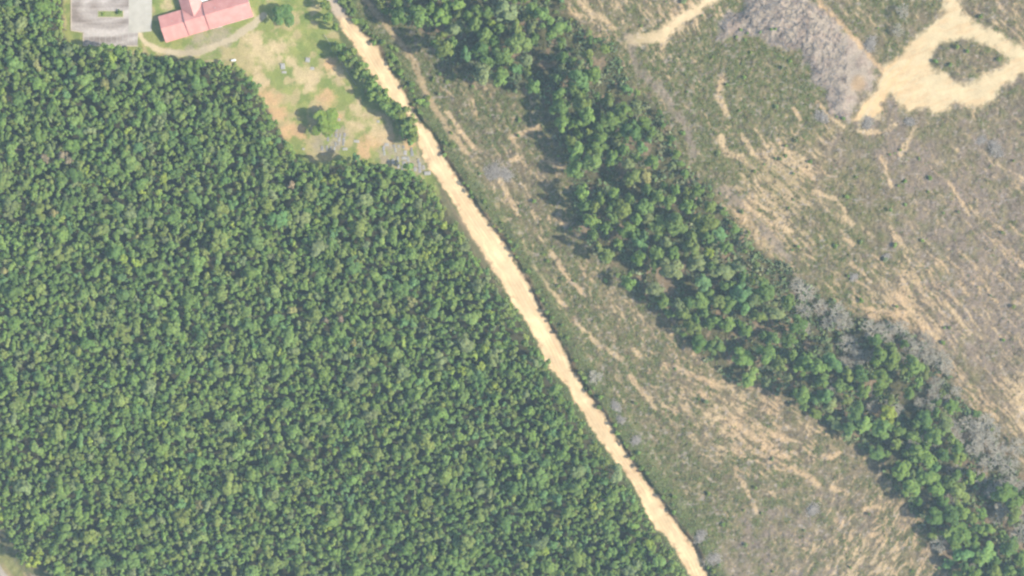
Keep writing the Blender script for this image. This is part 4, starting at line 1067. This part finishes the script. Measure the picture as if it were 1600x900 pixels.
# the big grey slash heap: mound taken from the ground sheet, with its logs and sticks
sl = sd_poly(JU, JV, SLASH) + 30 * (fbm(GU / 16, GV / 16, 4, 93) - .47)
mc = near & (sl < 0); mcc = mc[:-1, :-1] & mc[1:, :-1] & mc[:-1, 1:] & mc[1:, 1:]
q = QF.reshape(ny - 1, nx - 1, 4)[mcc]; un, inv = np.unique(q, return_inverse=True)
slu, slv = GU.ravel()[un], GV.ravel()[un]
hx, hy = w_xy(1240, 60); hz0 = zat(1240, 60)
v_ = GVERT[un].copy() - np.array([hx, hy, hz0]); v_[:, 2] += .03 + .3 * smooth(0, -8, sl.ravel()[un]) * fbm(slu / 5, slv / 5, 3, 91) * np.clip((1320 - slu) / 60, .1, 1)
v_[:, 2] -= 2.6 * smooth(.565, .67, fbm(slu / 5 + slv / 14, slv / 8, 3, 94)) * np.clip((1330 - slu) / 60, 0, 1) * smooth(-4, -12, sl.ravel()[un])
heap = empty('slash_heap', (hx, hy, hz0)); tag(heap, 'wide grey heap of logging slash with a smooth chip skirt', 'slash heap')
me = new_mesh('chip_mound', v_, inv.reshape(-1, 4), smooth_f=True); set_col(me, 'Col', GC.reshape(-1, 3)[un]); link('chip_mound', me, MAT['ground'], heap)
ok = (slu < 1325) & (sl.ravel()[un] < -3) & (slv > -60); ch = NR.choice(np.nonzero(ok)[0], 2600)
ch = ch[NR.random(len(ch)) < np.clip((1345 - slu[ch]) / 90, 0, 1) * (.35 + fbm(slu[ch] / 18, slv[ch] / 18, 3, 92))]
V_, F = sticks(v_[ch] + np.array([0, 0, .1]), NR, .8, 4.2, .10, .28, .5)
me = new_mesh('loose_branches', V_, F); g = NR.uniform(.07, .2, len(ch)); set_col(me, 'tint', np.repeat(np.stack([g, g * .91, g * .88], 1), 6, 0)); set_col(me, 'leaf', np.full((len(V_), 3), .5))
tag(link('loose_branches', me, MAT['stick'], heap), kind='stuff')

# ------------------------------------------------------------------ low cover: weeds, belt undergrowth, sticks
def scatter(n, box, keep):
    u = NR.uniform(box[0], box[2], n); v = NR.uniform(box[1], box[3], n); k = keep(u, v); return u[k], v[k]


def tufts(u, v, rad, nq, tints, lift=.25):
    z = terrain(u, v); n = len(u); x = (u - 800) * M; y = (450 - v) * M
    P = np.stack([x, y, z], 1); r_ = NR.uniform(rad * .6, rad * 1.4, n)
    P = np.repeat(P, nq, 0); rr = np.repeat(r_, nq)
    off = NR.normal(size=(n * nq, 3)) * np.array([.5, .5, .35]); off[:, 2] = np.abs(off[:, 2]) + lift
    P = P + off * rr[:, None]
    Nn = NR.normal(size=(n * nq, 3)) * .6 + np.array([0, 0, .8]); Nn /= np.linalg.norm(Nn, axis=1)[:, None]
    sz = rr * NR.uniform(.35, .7, n * nq); V_ = leaf_quads(P, Nn, sz, NR)
    ti = np.array([tints[i] for i in NR.integers(0, len(tints), n)], np.float32) * NR.uniform(.75, 1.25, (n, 1)).astype(np.float32)
    return V_, np.repeat(np.repeat(ti, nq, 0), 4, 0)


def stuff_mesh(name, parts, label):
    V_ = np.concatenate([p[0] for p in parts]); T_ = np.concatenate([p[1] for p in parts])
    me = new_mesh(name, V_, np.arange(len(V_)).reshape(-1, 4)); set_col(me, 'tint', T_)
    set_col(me, 'leaf', np.repeat(NR.uniform(.1, .9, (len(V_) // 4, 1)) * np.ones(3), 4, 0))
    return tag(link(name, me, MAT['leaf_t']), label, kind='stuff')


def openland(u, v):
    return (sd_poly(u, v, FOREST, 120) > 4) & (sd_poly(u, v, LAWN) > 2) & (sd_poly(u, v, ROAD) > 4) & ((sd_poly(u, v, TRACK) > 4) | (sd_poly(u, v, ISLAND) < -2)) & (sd_poly(u, v, SLASH) > 0) & (d_line(u, v, SAND_TRACK2) > 10) & (u > road_mid(v)) & (sd_poly(u, v, CORNER_ROAD) > 0)
def is_green(u, v):
    c = ground_colour(u, v); return np.clip((c[..., 1] / (c[..., 0] + 1e-4) - .78) * 3.0, 0.06, 1) * np.clip(1.5 - c[..., 0] * 3.2, 0, 1)
u, v = scatter(150000, (560, -30, 1660, 930), openland)
k = NR.random(len(u)) < is_green(u, v) * .9; u, v = u[k], v[k]; print('weeds', len(u))
GW = [(.095, .112, .038), (.11, .116, .042), (.125, .112, .048), (.085, .104, .036), (.135, .108, .056), (.10, .122, .04)]
stuff_mesh('weeds', [tufts(u, v, .45, 4, GW)], 'low green and brown weeds scattered over the cleared land')
u, v = scatter(30000, (540, -60, 1680, 960), lambda a, b: (sd_poly(a, b, BELT, 120) < 0))
k = fbm(u / 20, v / 20, 3, 95) > .42; u, v = u[k], v[k]; print('undergrowth', len(u))
stuff_mesh('undergrowth', [tufts(u, v, 1.3, 5, [(.085, .12, .05), (.10, .135, .055), (.12, .13, .07), (.075, .10, .05)], .5)], 'bushy undergrowth beneath and between the belt trees')
u, v = scatter(16000, (400, -30, 790, 470), lambda a, b: (sd_poly(a, b, ROAD) > 2) & (sd_poly(a, b, ROAD) < 26) & (a < road_mid(b)) & (sd_poly(a, b, FOREST, 120) > 3) & (d_line(a, b, WEST_PATH, 60) > 7) & (b > 262))
u2, v2 = scatter(30000, (760, 380, 1120, 930), lambda a, b: (sd_poly(a, b, ROAD) > 1) & (a < road_mid(b)) & (sd_poly(a, b, FOREST, 120) > 0))
u = np.concatenate([u, u2]); v = np.concatenate([v, v2]); k = NR.random(len(u)) < .4; u, v = u[k], v[k]
stuff_mesh('verge_grass', [tufts(u, v, .55, 4, [(.12, .155, .055), (.16, .17, .07), (.10, .14, .05)])], 'long grass on the verge between forest edge and sand road')
u, v = scatter(26000, (700, -30, 1650, 930), lambda a, b: openland(a, b) & (sd_poly(a, b, BELT, 120) > -6))
k = NR.random(len(u)) < np.clip(1.9 * (fbm(u / 40, v / 40, 3, 96) - .33), .05, 1); u, v = u[k], v[k]; print('sticks', len(u))
pts = np.stack([(u - 800) * M, (450 - v) * M, terrain(u, v)], 1)
V_, F = sticks(pts, NR, .7, 3.2, .07, .12, .2)
me = new_mesh('logging_debris', V_, F); g = NR.uniform(.05, .15, len(u)); set_col(me, 'tint', np.repeat(np.stack([g, g * .86, g * .7], 1), 6, 0)); set_col(me, 'leaf', np.full((len(V_), 3), .5))
tag(link('logging_debris', me, MAT['stick']), 'grey sticks and offcuts strewn over the cleared land', kind='stuff')

# ------------------------------------------------------------------ air
HAZE_D = 0.64e-4
pm = PM(); pm.box(-3100, 3100, -3100, 3100, float(GZ.min()) - 1.0, CAMH + 30)
m, t, N, L = nt('thin_haze'); out = N.new('ShaderNodeOutputMaterial'); pv = N.new('ShaderNodeVolumePrincipled')
pv.inputs['Color'].default_value = (.6, .84, 1.0, 1); pv.inputs['Density'].default_value = HAZE_D; pv.inputs['Anisotropy'].default_value = 0.0
L.new(pv.outputs[0], out.inputs['Volume'])
tag(pm.build('haze', m), 'thin pale summer haze in the air', kind='stuff')

# ------------------------------------------------------------------ light, sky, camera
w = bpy.data.worlds.new('World'); scn.world = w; w.use_nodes = True
wn, wl = w.node_tree.nodes, w.node_tree.links
sky = wn.new('ShaderNodeTexSky'); sky.sky_type = 'NISHITA'; sky.sun_disc = False
sky.sun_elevation = SUN_EL; sky.sun_rotation = math.atan2(SUN_V[0], SUN_V[1]); sky.air_density = 1.2; sky.dust_density = 1.5
bg = wn['Background']; bg.inputs['Strength'].default_value = .15
wl.new(sky.outputs[0], bg.inputs['Color'])
sd = bpy.data.lights.new('sun', 'SUN'); sd.energy = 4.8; sd.angle = math.radians(.5); sd.color = (1.0, .925, .79)
so = bpy.data.objects.new('sun', sd); COL.objects.link(so)
import mathutils
dirv = mathutils.Vector((-SUN_V[0] * math.cos(SUN_EL), -SUN_V[1] * math.cos(SUN_EL), -math.sin(SUN_EL)))
so.rotation_euler = dirv.to_track_quat('-Z', 'Y').to_euler(); so.location = (100, -40, 300)
cd = bpy.data.cameras.new('camera'); co = bpy.data.objects.new('camera', cd); COL.objects.link(co)
co.location = (0, 0, CAMH); co.rotation_euler = (0, 0, 0)
cd.sensor_width = 36; cd.lens = 36 * CAMH / 480.0; cd.clip_start = 1; cd.clip_end = 8000
scn.camera = co
scn.view_settings.view_transform = 'Standard'; scn.view_settings.look = 'None'; scn.view_settings.gamma = 1.0
scn.view_settings.exposure = 1.4
scn.render.engine = 'CYCLES'
scn.cycles.filter_width = 2.4
scn.cycles.max_bounces = 5; scn.cycles.diffuse_bounces = 3; scn.cycles.transmission_bounces = 2; scn.cycles.volume_bounces = 0
